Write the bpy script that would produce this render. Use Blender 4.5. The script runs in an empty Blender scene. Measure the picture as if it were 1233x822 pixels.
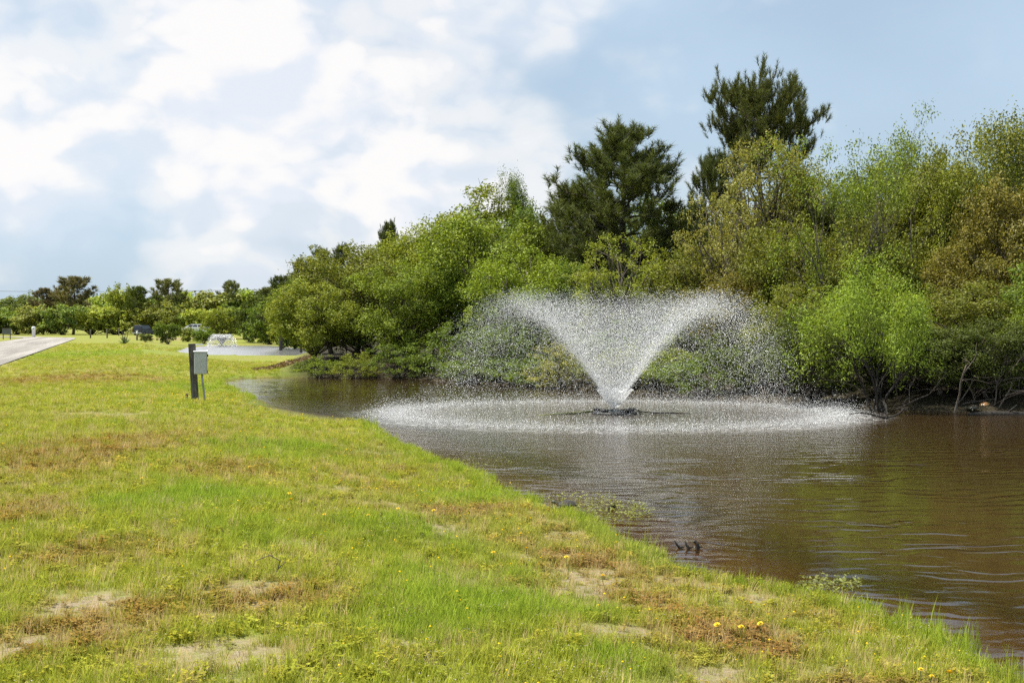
import bpy, bmesh, math, random
import numpy as np
from mathutils import Vector, Matrix

sc = bpy.context.scene
R = math.radians
# ------------------------------------------------------------------ camera
F, HOR, CAMZ = 1700.0, 392.0, 1.7          # focal length in photo pixels, horizon row, eye height
cam_d = bpy.data.cameras.new('camera')
cam = bpy.data.objects.new('camera', cam_d)
sc.collection.objects.link(cam)
cam_d.sensor_width = 36.0
cam_d.lens = 36.0 * F / 1233.0
cam_d.clip_start = 0.1
cam_d.clip_end = 6000
cam.location = (0, 0, CAMZ)
cam.rotation_euler = (R(90) - math.atan((411 - HOR) / F), 0, 0)
sc.camera = cam
# ------------------------------------------------------------------ exposure
sc.view_settings.view_transform = 'Standard'
sc.view_settings.look = 'None'
sc.view_settings.exposure = 0.70
sc.view_settings.gamma = 1.0
sc.view_settings.use_curve_mapping = False
sc.cycles.use_denoising = False
sc.cycles.use_adaptive_sampling = True
sc.cycles.adaptive_threshold = 0.016
sc.cycles.adaptive_min_samples = 24
sc.cycles.max_bounces = 6
sc.cycles.diffuse_bounces = 3
sc.cycles.transparent_max_bounces = 8
sc.cycles.sample_clamp_indirect = 4.0
# ------------------------------------------------------------------ sun and sky
SUN_EL, SUN_AZ = R(63), R(-84)             # azimuth clockwise from +Y
sun_d = bpy.data.lights.new('sun', 'SUN')
sun_d.energy = 4.9
sun_d.angle = R(0.55)
sun_d.color = (1.0, 0.95, 0.86)
sun = bpy.data.objects.new('sun', sun_d)
sc.collection.objects.link(sun)
sdir = Vector((math.sin(SUN_AZ) * math.cos(SUN_EL), math.cos(SUN_AZ) * math.cos(SUN_EL), math.sin(SUN_EL)))
sun.rotation_euler = sdir.to_track_quat('Z', 'Y').to_euler()
sun.location = (-20, 10, 40)


class NT:
    """tiny node-tree helper"""
    def __init__(self, tree):
        self.t = tree
        self.t.nodes.clear()

    def n(self, typ, props=None, **inp):
        nd = self.t.nodes.new(typ)
        for k, v in (props or {}).items():
            setattr(nd, k, v)
        for k, v in inp.items():
            key = int(k[1:]) if k[0] == 'i' and k[1:].isdigit() else k.replace('_', ' ')
            s = nd.inputs[key]
            if isinstance(v, bpy.types.NodeSocket):
                self.t.links.new(v, s)
            else:
                s.default_value = v
        return nd

    def math(self, op, a, b=None, c=None, clamp=False):
        kw = {'i0': a}
        if b is not None:
            kw['i1'] = b
        if c is not None:
            kw['i2'] = c
        return self.n('ShaderNodeMath', {'operation': op, 'use_clamp': clamp}, **kw).outputs[0]

    def mix(self, f, a, b, mode='MIX'):
        nd = self.t.nodes.new('ShaderNodeMix')
        nd.data_type = 'RGBA'
        nd.blend_type = mode
        for s, v in ((nd.inputs[0], f), (nd.inputs[6], a), (nd.inputs[7], b)):
            if isinstance(v, bpy.types.NodeSocket):
                self.t.links.new(v, s)
            else:
                if s.type == 'RGBA' and len(v) == 3:
                    v = (*v, 1)
                s.default_value = v
        return nd.outputs[2]

    def ramp(self, f, lo, hi, a=0.0, b=1.0):
        return self.n('ShaderNodeMapRange', {'interpolation_type': 'SMOOTHSTEP'}, i0=f, i1=lo, i2=hi, i3=a, i4=b).outputs[0]

    def noise(self, vec, scale, detail=4.0, rough=0.55, dist=0.0):
        kw = dict(Scale=scale, Detail=detail, Roughness=rough, Distortion=dist)
        if vec is not None:
            kw['Vector'] = vec
        return self.n('ShaderNodeTexNoise', None, **kw).outputs[0]


def pixdir(px, py):
    v = Vector(((px - 616.5) / F, 1.0, (HOR - py) / F))
    return v.normalized()


world = bpy.data.worlds.new('World')
sc.world = world
world.use_nodes = True
W = NT(world.node_tree)
skyt = W.n('ShaderNodeTexSky', {'sky_type': 'NISHITA', 'sun_disc': False, 'sun_elevation': SUN_EL,
                                'sun_rotation': SUN_AZ % (2 * math.pi), 'air_density': 1.0,
                                'dust_density': 1.6, 'ozone_density': 1.6})
gen = W.n('ShaderNodeTexCoord').outputs['Generated']
mp = W.n('ShaderNodeMapping', None, Vector=gen)
mp.inputs['Scale'].default_value = (1, 1, 1.5)


def puff(vec):
    """cauliflower density: broad noise plus billows of several sizes"""
    f = W.noise(vec, 5.0, 9.0, 0.56, 0.2)
    b1 = W.n('ShaderNodeTexVoronoi', {'feature': 'F1'}, Vector=vec, Scale=11.0, Detail=2.0, Roughness=0.6).outputs[0]
    return W.math('SUBTRACT', W.math('MULTIPLY', f, 0.80), W.math('MULTIPLY', b1, 0.30))


warpv = W.n('ShaderNodeVectorMath', {'operation': 'SCALE'}, i0=W.n('ShaderNodeTexNoise', None, Vector=mp.outputs[0], Scale=11.0, Detail=4.0).outputs['Color'])
warpv.inputs['Scale'].default_value = 0.05
cvec = W.n('ShaderNodeVectorMath', {'operation': 'ADD'}, i0=mp.outputs[0], i1=warpv.outputs[0]).outputs[0]
lvec = W.n('ShaderNodeVectorMath', {'operation': 'ADD'}, i0=cvec, i1=(-0.014, 0.0, 0.030)).outputs[0]
big = W.noise(mp.outputs[0], 4.2, 2.0, 0.5)
dens0 = puff(cvec)
dens1 = puff(lvec)
# cumulus banks standing in the sky of the picture; the rest of the dome gets the same kind of cloud from the large noise
bank = None
for (px, py, rad, amp) in ((330, 100, 12.5, .42), (500, 190, 7.5, .34), (40, 40, 10.0, .36), (200, 180, 8.0, .26), (-200, 60, 12.0, .3), (150, 250, 5.0, .10),
                           (630, 30, 3.2, .22), (600, 170, 3.5, .14), (110, 290, 3.0, .10), (250, -260, 12, .25)):
    d = W.n('ShaderNodeVectorMath', {'operation': 'DOT_PRODUCT'}, i0=gen, i1=tuple(pixdir(px, py))).outputs['Value']
    b = W.ramp(d, math.cos(R(rad)), 1.0, 0.0, amp)
    bank = b if bank is None else W.math('MAXIMUM', bank, b)
clear_ = W.ramp(W.n('ShaderNodeVectorMath', {'operation': 'DOT_PRODUCT'}, i0=gen, i1=tuple(pixdir(1250, 40))).outputs['Value'], math.cos(R(15)), 1.0, 0.0, 0.16)
bank = W.math('SUBTRACT', bank, clear_)
dens = W.math('ADD', W.math('ADD', dens0, W.math('MULTIPLY', big, 0.40)), bank)
mask = W.ramp(dens, 0.47, 0.72)
soft = W.ramp(dens, 0.24, 0.62, 0.0, 0.75)
mask = W.math('MAXIMUM', mask, soft)
veil = W.ramp(W.noise(mp.outputs[0], 3.0, 5.0, 0.5), 0.30, 0.75, 0.55, 0.85)   # thin high haze
shade = W.ramp(W.math('SUBTRACT', dens0, dens1), -0.10, 0.08)
ccol = W.mix(shade, (7.1, 7.5, 8.2), (8.8, 8.6, 8.45))
skyc = W.mix(veil, skyt.outputs[0], (5.1, 6.5, 7.9))
skyc = W.mix(W.math('MULTIPLY', mask, 0.92), skyc, ccol)
world.cycles.sampling_method = 'MANUAL'
world.cycles.sample_map_resolution = 512
bg = W.n('ShaderNodeBackground', None, Color=skyc, Strength=0.072)
W.n('ShaderNodeOutputWorld', None, Surface=bg.outputs[0])

# ------------------------------------------------------------------ helpers
rng = np.random.default_rng(7)
random.seed(7)
COL = sc.collection


def tag(o, label=None, cat=None, group=None, kind=None):
    if label:
        o['label'] = label
    if cat:
        o['category'] = cat
    if group:
        o['group'] = group
    if kind:
        o['kind'] = kind
    return o


def empty(name, loc=(0, 0, 0), rz=0.0):
    o = bpy.data.objects.new(name, None)
    COL.objects.link(o)
    o.location = loc
    o.rotation_euler = (0, 0, rz)
    o.empty_display_size = 0.3
    return o


def link(name, me, parent=None, mat=None):
    o = bpy.data.objects.new(name, me)
    COL.objects.link(o)
    o.parent = parent
    if mat is not None and not me.materials:
        me.materials.append(mat)
    return o


def np_mesh(name, verts, faces, smooth=False):
    """verts (N,3), faces list of (M,k) int arrays"""
    me = bpy.data.meshes.new(name)
    verts = np.asarray(verts, dtype=np.float32)
    if not isinstance(faces, (list, tuple)):
        faces = [faces]
    faces = [np.asarray(f, dtype=np.int32) for f in faces if len(f)]
    loops = np.concatenate([f.ravel() for f in faces])
    sizes = np.concatenate([np.full(len(f), f.shape[1], dtype=np.int32) for f in faces])
    starts = np.concatenate([[0], np.cumsum(sizes)[:-1]]).astype(np.int32)
    me.vertices.add(len(verts))
    me.vertices.foreach_set('co', verts.ravel())
    me.loops.add(len(loops))
    me.loops.foreach_set('vertex_index', loops)
    me.polygons.add(len(sizes))
    me.polygons.foreach_set('loop_start', starts)
    me.polygons.foreach_set('loop_total', sizes)
    if smooth:
        me.polygons.foreach_set('use_smooth', np.ones(len(sizes), dtype=bool))
    me.update(calc_edges=True)
    return me


class MB:
    """collects simple solids into one mesh"""
    def __init__(self):
        self.v, self.f = [], []

    def add(self, verts, faces):
        o = len(self.v)
        self.v += [tuple(p) for p in verts]
        self.f += [tuple(i + o for i in f) for f in faces]
        return self

    def box(self, c, s, bev=0.0, rot=None):
        bm = bmesh.new()
        bmesh.ops.create_cube(bm, size=1.0)
        for v in bm.verts:
            v.co = Vector((v.co.x * s[0], v.co.y * s[1], v.co.z * s[2]))
        if bev:
            bmesh.ops.bevel(bm, geom=list(bm.edges), offset=bev, segments=2, affect='EDGES', profile=0.5)
        M = Matrix.Translation(c) @ (rot.to_4x4() if rot is not None else Matrix())
        bm.verts.index_update()
        self.add([M @ v.co for v in bm.verts], [[v.index for v in f.verts] for f in bm.faces])
        bm.free()
        return self

    def tube(self, path, radii, sides=8, cap=True):
        path = [Vector(p) for p in path]
        n = len(path)
        if not hasattr(radii, '__len__'):
            radii = [radii] * n
        rings = []
        up = Vector((0.31, 0.17, 0.93))
        for i in range(n):
            t = (path[min(i + 1, n - 1)] - path[max(i - 1, 0)])
            t = t.normalized() if t.length > 1e-9 else Vector((0, 0, 1))
            a = t.cross(up)
            if a.length < 1e-3:
                a = t.cross(Vector((1, 0, 0)))
            a.normalize()
            b = t.cross(a)
            rings.append([path[i] + (a * math.cos(k * 2 * math.pi / sides) + b * math.sin(k * 2 * math.pi / sides)) * radii[i] for k in range(sides)])
        vs = [p for r in rings for p in r]
        fs = [(i * sides + k, i * sides + (k + 1) % sides, (i + 1) * sides + (k + 1) % sides, (i + 1) * sides + k) for i in range(n - 1) for k in range(sides)]
        if cap:
            fs += [tuple(range(sides))[::-1], tuple((n - 1) * sides + k for k in range(sides))]
        return self.add(vs, fs)

    def lathe(self, prof, c=(0, 0, 0), seg=20, axis='z'):
        vs = []
        for r, z in prof:
            for k in range(seg):
                a = k * 2 * math.pi / seg
                p = (r * math.cos(a), r * math.sin(a), z)
                if axis == 'x':
                    p = (z, r * math.cos(a), r * math.sin(a))
                if axis == 'y':
                    p = (r * math.cos(a), z, r * math.sin(a))
                vs.append((p[0] + c[0], p[1] + c[1], p[2] + c[2]))
        fs = [(i * seg + k, i * seg + (k + 1) % seg, (i + 1) * seg + (k + 1) % seg, (i + 1) * seg + k) for i in range(len(prof) - 1) for k in range(seg)]
        fs += [tuple(range(seg))[::-1], tuple((len(prof) - 1) * seg + k for k in range(seg))]
        return self.add(vs, fs)

    def ellipsoid(self, c, r, seg=16, rings=10, flat=None):
        prof = []
        vs, fs = [], []
        for i in range(rings + 1):
            ph = math.pi * i / rings - math.pi / 2
            for k in range(seg):
                a = k * 2 * math.pi / seg
                z = math.sin(ph) * r[2]
                if flat is not None:
                    z = max(z, flat)
                vs.append((c[0] + math.cos(ph) * math.cos(a) * r[0], c[1] + math.cos(ph) * math.sin(a) * r[1], c[2] + z))
        fs = [(i * seg + k, i * seg + (k + 1) % seg, (i + 1) * seg + (k + 1) % seg, (i + 1) * seg + k) for i in range(rings) for k in range(seg)]
        return self.add(vs, fs)

    def prism(self, poly, y0, y1, axis='y'):
        """poly of (a,b) extruded; axis y: (x,z) profile; axis x: (y,z) profile; axis z: (x,y)"""
        n = len(poly)
        put = {'y': lambda a, b, t: (a, t, b), 'x': lambda a, b, t: (t, a, b), 'z': lambda a, b, t: (a, b, t)}[axis]
        vs = [put(a, b, y0) for a, b in poly] + [put(a, b, y1) for a, b in poly]
        fs = [tuple(range(n)), tuple(range(2 * n - 1, n - 1, -1))] + [(i, i + n, (i + 1) % n + n, (i + 1) % n) for i in range(n)]
        return self.add(vs, fs)

    def mesh(self, name='m', smooth=False):
        me = bpy.data.meshes.new(name)
        me.from_pydata(self.v, [], self.f)
        bm = bmesh.new()
        bm.from_mesh(me)
        bmesh.ops.recalc_face_normals(bm, faces=bm.faces)
        bm.to_mesh(me)
        bm.free()
        if smooth:
            me.polygons.foreach_set('use_smooth', np.ones(len(me.polygons), dtype=bool))
        return me

    def build(self, name, mat, parent=None, smooth=False):
        return link(name, self.mesh(name, smooth), parent, mat)


ORD = ['first', 'second', 'third', 'fourth', 'fifth', 'sixth', 'seventh', 'eighth', 'ninth', 'tenth', 'eleventh', 'twelfth', 'thirteenth',
       'fourteenth', 'fifteenth', 'sixteenth', 'seventeenth', 'eighteenth', 'nineteenth', 'twentieth']


# ------------------------------------------------------------------ materials
def new_mat(name):
    m = bpy.data.materials.new(name)
    m.use_nodes = True
    return m, NT(m.node_tree)


def plain(name, col, rough=0.6, metal=0.0, var=0.15, scale=8.0, bump=0.0, spec=0.5):
    m, t = new_mat(name)
    co = t.n('ShaderNodeTexCoord').outputs['Object']
    nz = t.noise(co, scale, 6.0, 0.6)
    c = t.mix(t.ramp(nz, 0.3, 0.7), [x * (1 - var) for x in col], [min(1, x * (1 + var)) for x in col])
    p = t.n('ShaderNodeBsdfPrincipled', None, Base_Color=c, Roughness=rough, Metallic=metal)
    p.inputs['Specular IOR Level'].default_value = spec
    if bump:
        b = t.n('ShaderNodeBump', None, Strength=bump, Distance=0.02, Height=nz)
        t.t.links.new(b.outputs[0], p.inputs['Normal'])
    t.n('ShaderNodeOutputMaterial', None, Surface=p.outputs[0])
    return m


def leaf_material(name, trans=0.30, rough=0.6, jitter=0.55, gloss=0.018):
    m, t = new_mat(name)
    base = t.n('ShaderNodeObjectInfo').outputs['Color']
    rnd = t.n('ShaderNodeNewGeometry').outputs['Random Per Island']
    co = t.n('ShaderNodeTexCoord').outputs['Object']
    val = t.n('ShaderNodeMapRange', None, i0=rnd, i1=0.0, i2=1.0, i3=1 - jitter, i4=1 + jitter).outputs[0]
    c = t.mix(1.0, base, t.n('ShaderNodeCombineColor', None, i0=val, i1=val, i2=val).outputs[0], 'MULTIPLY')
    patch = t.ramp(t.noise(co, 0.75, 3.0, 0.5), 0.40, 0.66)
    c = t.mix(t.math('MULTIPLY', patch, 0.55), c, t.mix(1.0, c, (1.22, 1.10, 0.80), 'MULTIPLY'))
    young = t.math('GREATER_THAN', t.math('FRACT', t.math('MULTIPLY', rnd, 37.3)), 0.86)
    c = t.mix(t.math('MULTIPLY', young, 0.5), c, t.mix(1.0, c, (1.35, 1.15, 0.9), 'MULTIPLY'))
    df = t.n('ShaderNodeBsdfDiffuse', None, Color=c)
    tr = t.n('ShaderNodeBsdfTranslucent', None, Color=t.mix(1.0, c, (1.35, 1.35, 0.6), 'MULTIPLY'))
    gl = t.n('ShaderNodeBsdfGlossy', None, Color=(1, 1, 1, 1), Roughness=rough)
    s = t.n('ShaderNodeMixShader', None, i0=trans, i1=df.outputs[0], i2=tr.outputs[0])
    s = t.n('ShaderNodeMixShader', None, i0=gloss, i1=s.outputs[0], i2=gl.outputs[0])
    t.n('ShaderNodeOutputMaterial', None, Surface=s.outputs[0])
    return m


def bark_material(name, a, b):
    m, t = new_mat(name)
    co = t.n('ShaderNodeTexCoord').outputs['Object']
    mp_ = t.n('ShaderNodeMapping', None, Vector=co)
    mp_.inputs['Scale'].default_value = (9, 9, 2)
    nz = t.noise(mp_.outputs[0], 2.5, 8.0, 0.65)
    c = t.mix(t.ramp(nz, 0.35, 0.65), a, b)
    p = t.n('ShaderNodeBsdfPrincipled', None, Base_Color=c, Roughness=0.9)
    bp = t.n('ShaderNodeBump', None, Strength=0.6, Distance=0.02, Height=nz)
    t.t.links.new(bp.outputs[0], p.inputs['Normal'])
    t.n('ShaderNodeOutputMaterial', None, Surface=p.outputs[0])
    return m


M_LEAF = leaf_material('leaf')
M_NEEDLE = leaf_material('needle', trans=0.18, jitter=0.35, gloss=0.02)
M_BARK = bark_material('bark', (0.05, 0.04, 0.03), (0.14, 0.115, 0.09))
M_TWIG = bark_material('dead_twig', (0.06, 0.045, 0.035), (0.17, 0.135, 0.105))
M_WETWOOD = bark_material('wet_wood', (0.012, 0.010, 0.008), (0.035, 0.028, 0.02))


# ------------------------------------------------------------------ ponds and terrain
def at(px, py, z):
    """the point on the level z that the photograph shows at a pixel"""
    d = F * (CAMZ - z) / (py - HOR)
    return ((px - 616.5) / F * d, d)


WZ = -0.5
NEAR = [(262, 458.5), (296, 476), (330, 490), (360, 497), (399, 499), (438, 505), (462, 518), (498, 540), (534, 550), (570, 560), (606, 579),
        (630, 593), (690, 608), (722, 629), (755, 643), (787, 656), (810, 670), (852, 682), (917, 694), (965, 703), (1024, 724), (1098, 740),
        (1151, 759), (1203, 781), (1217, 797)]
shore_near = [at(px, py, -0.48 + 0.13 * min(1.0, max(0.0, (py - 470) / 90.0))) for px, py in NEAR]
FAR = [(1233, 496), (1140, 496), (1060, 494), (1000, 488), (900, 481), (740, 471.5), (620, 463), (500, 456.5), (400, 454.8), (360, 454.5), (300, 454.8)]
shore_far = [at(px, py, WZ) for px, py in FAR]
pond1 = np.array(shore_near + [(3.3, 6.4), (3.6, 4.0), (4.6, 0.0), (7.0, -6.0), (14, -12), (30, -12), (36, 6), (33, 22), (24, 31), (18, 34.5)] + shore_far)
pond2 = np.array([at(208, 424, WZ), at(225, 427.5, WZ), at(300, 428.3, WZ), at(365, 428.3, WZ), at(400, 428, WZ), at(410, 424, WZ), at(365, 419, WZ),
                  at(322, 416.3, WZ), at(250, 416, WZ), at(222, 419.5, WZ)])
FOUNT = at(740, 498, WZ)
FOUNT2 = at(267, 417, WZ)


def sdist(poly, x, y):
    """signed distance to a polygon, negative inside"""
    x = np.asarray(x, float)
    y = np.asarray(y, float)
    d2 = np.full(x.shape, 1e18)
    ins = np.zeros(x.shape, bool)
    n = len(poly)
    for i in range(n):
        ax, ay = poly[i]
        bx, by = poly[(i + 1) % n]
        ex, ey = bx - ax, by - ay
        wx, wy = x - ax, y - ay
        t = np.clip((wx * ex + wy * ey) / (ex * ex + ey * ey), 0, 1)
        d2 = np.minimum(d2, (wx - ex * t) ** 2 + (wy - ey * t) ** 2)
        c = ((ay > y) != (by > y))
        with np.errstate(divide='ignore', invalid='ignore'):
            xi = ex * (y - ay) / (ey if abs(ey) > 1e-12 else 1e-12) + ax
        ins ^= c & (x < xi)
    return np.where(ins, -1, 1) * np.sqrt(d2)


def ss(a, b, v):
    t = np.clip((v - a) / (b - a), 0, 1)
    return t * t * (3 - 2 * t)


_ph = rng.uniform(0, 6.28, (24, 2))
_kd = rng.uniform(0, 6.28, 24)


def wob(x, y, k0):
    """cheap smooth noise from a few waves, about -1..1"""
    s = np.zeros(np.shape(x))
    for i in range(10):
        k = k0 * (0.6 + 0.28 * i)
        s = s + np.sin(k * (x * math.cos(_kd[i]) + y * math.sin(_kd[i])) + _ph[i, 0]) / (1 + 0.25 * i)
    return s / 3.0


def shore_sd(x, y):
    j = 0.16 * wob(x, y, 1.7) + 0.07 * wob(x + 31, y, 6.0)
    s1 = sdist(pond1, x, y) + j
    s2 = sdist(pond2, x, y) + 2 * j
    return s1, s2


def forest_mask(x, y):
    return ss(-1.5, 1.5, x + 9.5 + (y - 60) * 0.125) * ss(30, 33, y)


def ground_h(x, y, sds=None):
    x = np.asarray(x, float)
    y = np.asarray(y, float)
    s1, s2 = sds if sds is not None else shore_sd(x, y)
    s = np.minimum(s1, s2)
    wl = (x + 12.0) + (y - 59.0) * 0.276                   # right of the line between the two ponds' left ends: low berm
    low = ss(-3, 4, wl) * ss(50, 58, y) * (1 - ss(165, 190, y))
    top = -0.455 * low + 0.0
    fm = forest_mask(x, y)
    top = top * (1 - fm) + 0.25 * fm
    out = np.where(s < 0.12, WZ + (s / 0.12) * 0.10, -0.40 + (top + 0.40) * ss(0.0, 4.2, s - 0.12) - 0.05 * low * (s2 < 12))
    inn = WZ - 0.10 * ss(0, 0.25, -s) - 0.75 * ss(0.3, 6.0, -s)
    h = np.where(s > 0, out, inn)
    h = h + 0.5 * np.exp(-(((x + 50) / 9) ** 2 + ((y - 224) / 14) ** 2))
    near = 1 - ss(60, 120, np.hypot(x, y))
    dry = ss(0.1, 1.0, s)
    h = h + dry * near * (0.035 * wob(x, y, 0.9) + 0.012 * wob(x, y, 4.5))
    return h


def gz(x, y):
    return float(ground_h(np.array([x]), np.array([y]))[0])


# where the lawn is bare, reddish or lush (centre and size of each patch, read off the photograph, laid out on the ground)
PATCH = {'bare': [(100, 722, 70, 22), (300, 792, 110, 26), (320, 705, 40, 10), (405, 573, 35, 7), (470, 586, 45, 8), (540, 604, 45, 9), (610, 627, 45, 11),
                  (680, 648, 60, 13), (745, 664, 35, 9), (870, 757, 60, 24), (965, 785, 100, 34), (720, 731, 40, 10), (635, 733, 30, 9), (135, 500, 65, 4),
                  (480, 770, 40, 10), (20, 770, 40, 20), (790, 800, 50, 14), (1120, 800, 50, 16)],
         'red': [(80, 548, 110, 30), (60, 765, 120, 40), (140, 735, 120, 24), (110, 665, 110, 22), (270, 562, 80, 14), (900, 722, 90, 24), (1060, 782, 130, 30),
                 (790, 684, 80, 14), (690, 622, 70, 14), (560, 588, 60, 10), (100, 455, 110, 8), (330, 720, 110, 26), (960, 800, 120, 26), (30, 620, 60, 20)],
         'lush': [(590, 690, 170, 55), (480, 615, 120, 26), (680, 700, 90, 30), (400, 525, 110, 18), (250, 600, 110, 22), (520, 760, 140, 40), (330, 640, 120, 24),
                  (760, 770, 90, 26), (120, 425, 90, 6), (380, 437, 50, 6), (250, 455, 60, 10), (560, 565, 60, 10)]}
PW = {}
for k, lst in PATCH.items():
    PW[k] = []
    for (px, py, rx, ry) in lst:
        x0, y0 = at(px, py, 0)
        PW[k].append((x0, y0, rx / F * y0, 0.5 * (at(px, py - ry, 0)[1] - at(px, py + ry, 0)[1])))


PW['bare'] += [(-44.5, 190, 3.5, 9)]
PW['red'] += [(-45, 192, 8, 14)]


def patch(kind, x, y):
    m = np.zeros(np.shape(x))
    for (x0, y0, rx, ry) in PW[kind]:
        m = np.maximum(m, np.exp(-(((x - x0) / rx) ** 2 + ((y - y0) / ry) ** 2)))
    return m


def lawn_masks(x, y, s1):
    n1 = wob(x, y, 1.4)
    n2 = wob(x + 17, y - 9, 3.7)
    n3 = wob(x - 40, y + 23, 0.5)
    inf = (np.hypot(x, y) < 60)
    n4 = wob(x + 5, y + 3, 9.0)
    bare = np.clip(ss(0.30, 0.95, patch('bare', x, y) * 1.05 + 0.30 * n2 + 0.15 * n1 + 0.50 * n4) + 0.5 * ss(1.0, 1.8, n1 + n2), 0, 1)
    red = np.clip(0.85 * ss(0.08, 1.05, patch('red', x, y) + 0.25 * n1 + 0.2 * n2) + 0.15 * ss(0.3, 1.2, n3 + 0.5 * n1), 0, 1)
    lush = np.clip(ss(0.05, 1.05, patch('lush', x, y) + 0.35 * n1 - 0.35 * n2), 0, 1)
    band = ss(0.25, 0.7, s1) * (1 - ss(1.4, 3.2, s1 - 0.7 * n1)) * (y < 24)
    red = np.clip(red + 0.55 * band * ss(-0.5, 0.6, n2), 0, 1)
    bare = np.clip(bare + 1.0 * band * ss(-0.1, 0.9, n1 + 0.7 * n4) + 0.45 * ss(0.35, 1.1, n4 + 0.6 * n3) * (y < 40) * (1 - 0.7 * lush), 0, 1)
    edge = 1 - ss(0.2, 0.5, s1)
    return bare * (1 - edge), red, np.maximum(lush * (1 - 0.6 * bare), 0.7 * edge * (s1 > 0))


def axis(parts):
    out = []
    for a, b, st in parts:
        out += list(np.arange(a, b, st))
    return np.array(sorted(set(np.round(out + [parts[-1][1]], 4))))


gx = axis([(-3000, -600, 300), (-600, -150, 50), (-150, -60, 6), (-60, -22, 1.5), (-22, 14, 0.24), (14, 45, 1.0), (45, 150, 8), (150, 600, 50), (600, 3000, 300)])
gy = axis([(-600, -40, 70), (-40, 2, 1.5), (2, 24, 0.2), (24, 64, 0.35), (64, 165, 1.2), (165, 300, 5), (300, 800, 40), (800, 4000, 320)])
GX, GY = np.meshgrid(gx, gy)
fx, fy = GX.ravel(), GY.ravel()
sds = shore_sd(fx, fy)
HZ = ground_h(fx, fy, sds)
nx, ny = len(gx), len(gy)
ii = (np.arange(ny - 1)[:, None] * nx + np.arange(nx - 1)[None, :]).ravel()
ground_me = np_mesh('ground', np.stack([fx, fy, HZ], 1), np.stack([ii, ii + 1, ii + nx + 1, ii + nx], 1), True)
b_, r_, l_ = lawn_masks(fx, fy, np.minimum(*sds))
fo_ = forest_mask(fx, fy)
wet_ = 1 - ss(-0.12, 0.06, np.minimum(*sds))
ca = ground_me.color_attributes.new('mask', 'FLOAT_COLOR', 'POINT')
ca.data.foreach_set('color', np.stack([b_, r_, l_, np.maximum(fo_, 0)], 1).astype(np.float32).ravel())
wa = ground_me.attributes.new('wet', 'FLOAT', 'POINT')
wa.data.foreach_set('value', wet_.astype(np.float32))

m, t = new_mat('lawn_soil')
at_ = t.n('ShaderNodeAttribute', {'attribute_name': 'mask'})
sp = t.n('ShaderNodeSeparateColor', None, i0=at_.outputs['Color'])
wet = t.n('ShaderNodeAttribute', {'attribute_name': 'wet'}).outputs['Fac']
pos = t.n('ShaderNodeNewGeometry').outputs['Position']
n_a = t.noise(pos, 1.1, 6.0, 0.62)
n_b = t.noise(pos, 9.0, 7.0, 0.68)
n_c = t.noise(pos, 45.0, 4.0, 0.7)
n_d = t.noise(pos, 0.12, 4.0, 0.6)
c = t.mix(t.ramp(n_b, 0.32, 0.68), (0.14, 0.19, 0.022), (0.25, 0.275, 0.042))
c = t.mix(t.ramp(n_a, 0.4, 0.72), c, (0.25, 0.225, 0.06))
c = t.mix(t.math('MULTIPLY', t.ramp(n_d, 0.45, 0.65), 0.5), c, (0.24, 0.19, 0.06))
c = t.mix(t.math('MULTIPLY', sp.outputs[2], 0.75), c, t.mix(n_b, (0.10, 0.16, 0.018), (0.21, 0.26, 0.035)))
c = t.mix(t.math('MULTIPLY', sp.outputs[1], t.ramp(n_b, 0.35, 0.6, 0.15, 0.8)), c, t.mix(n_c, (0.15, 0.085, 0.03), (0.27, 0.17, 0.06)))
sand = t.mix(t.ramp(n_c, 0.3, 0.7), (0.20, 0.155, 0.095), (0.37, 0.30, 0.20))
c = t.mix(t.math('MULTIPLY', sp.outputs[0], t.ramp(n_b, 0.36, 0.56, 0.25, 1.0)), c, sand)
litter = t.mix(t.ramp(n_b, 0.3, 0.7), (0.022, 0.018, 0.011), (0.055, 0.046, 0.026))
c = t.mix(at_.outputs['Alpha'], c, litter)
mud = t.mix(n_a, (0.10, 0.058, 0.026), (0.18, 0.105, 0.048))
c = t.mix(t.math('MULTIPLY', wet, t.math('SUBTRACT', 1.0, t.math('MULTIPLY', at_.outputs['Alpha'], 0.85))), c, mud)
p = t.n('ShaderNodeBsdfPrincipled', None, Base_Color=c, Roughness=0.95)
p.inputs['Specular IOR Level'].default_value = 0.15
bp = t.n('ShaderNodeBump', None, Strength=0.7, Distance=0.04, Height=t.math('ADD', n_b, t.math('MULTIPLY', n_c, 0.6)))
t.t.links.new(bp.outputs[0], p.inputs['Normal'])
t.n('ShaderNodeOutputMaterial', None, Surface=p.outputs[0])
ground = link('ground', ground_me, None, m)
tag(ground, 'grassy pond bank with bare sandy and reddish patches', 'ground', kind='structure')


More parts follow.
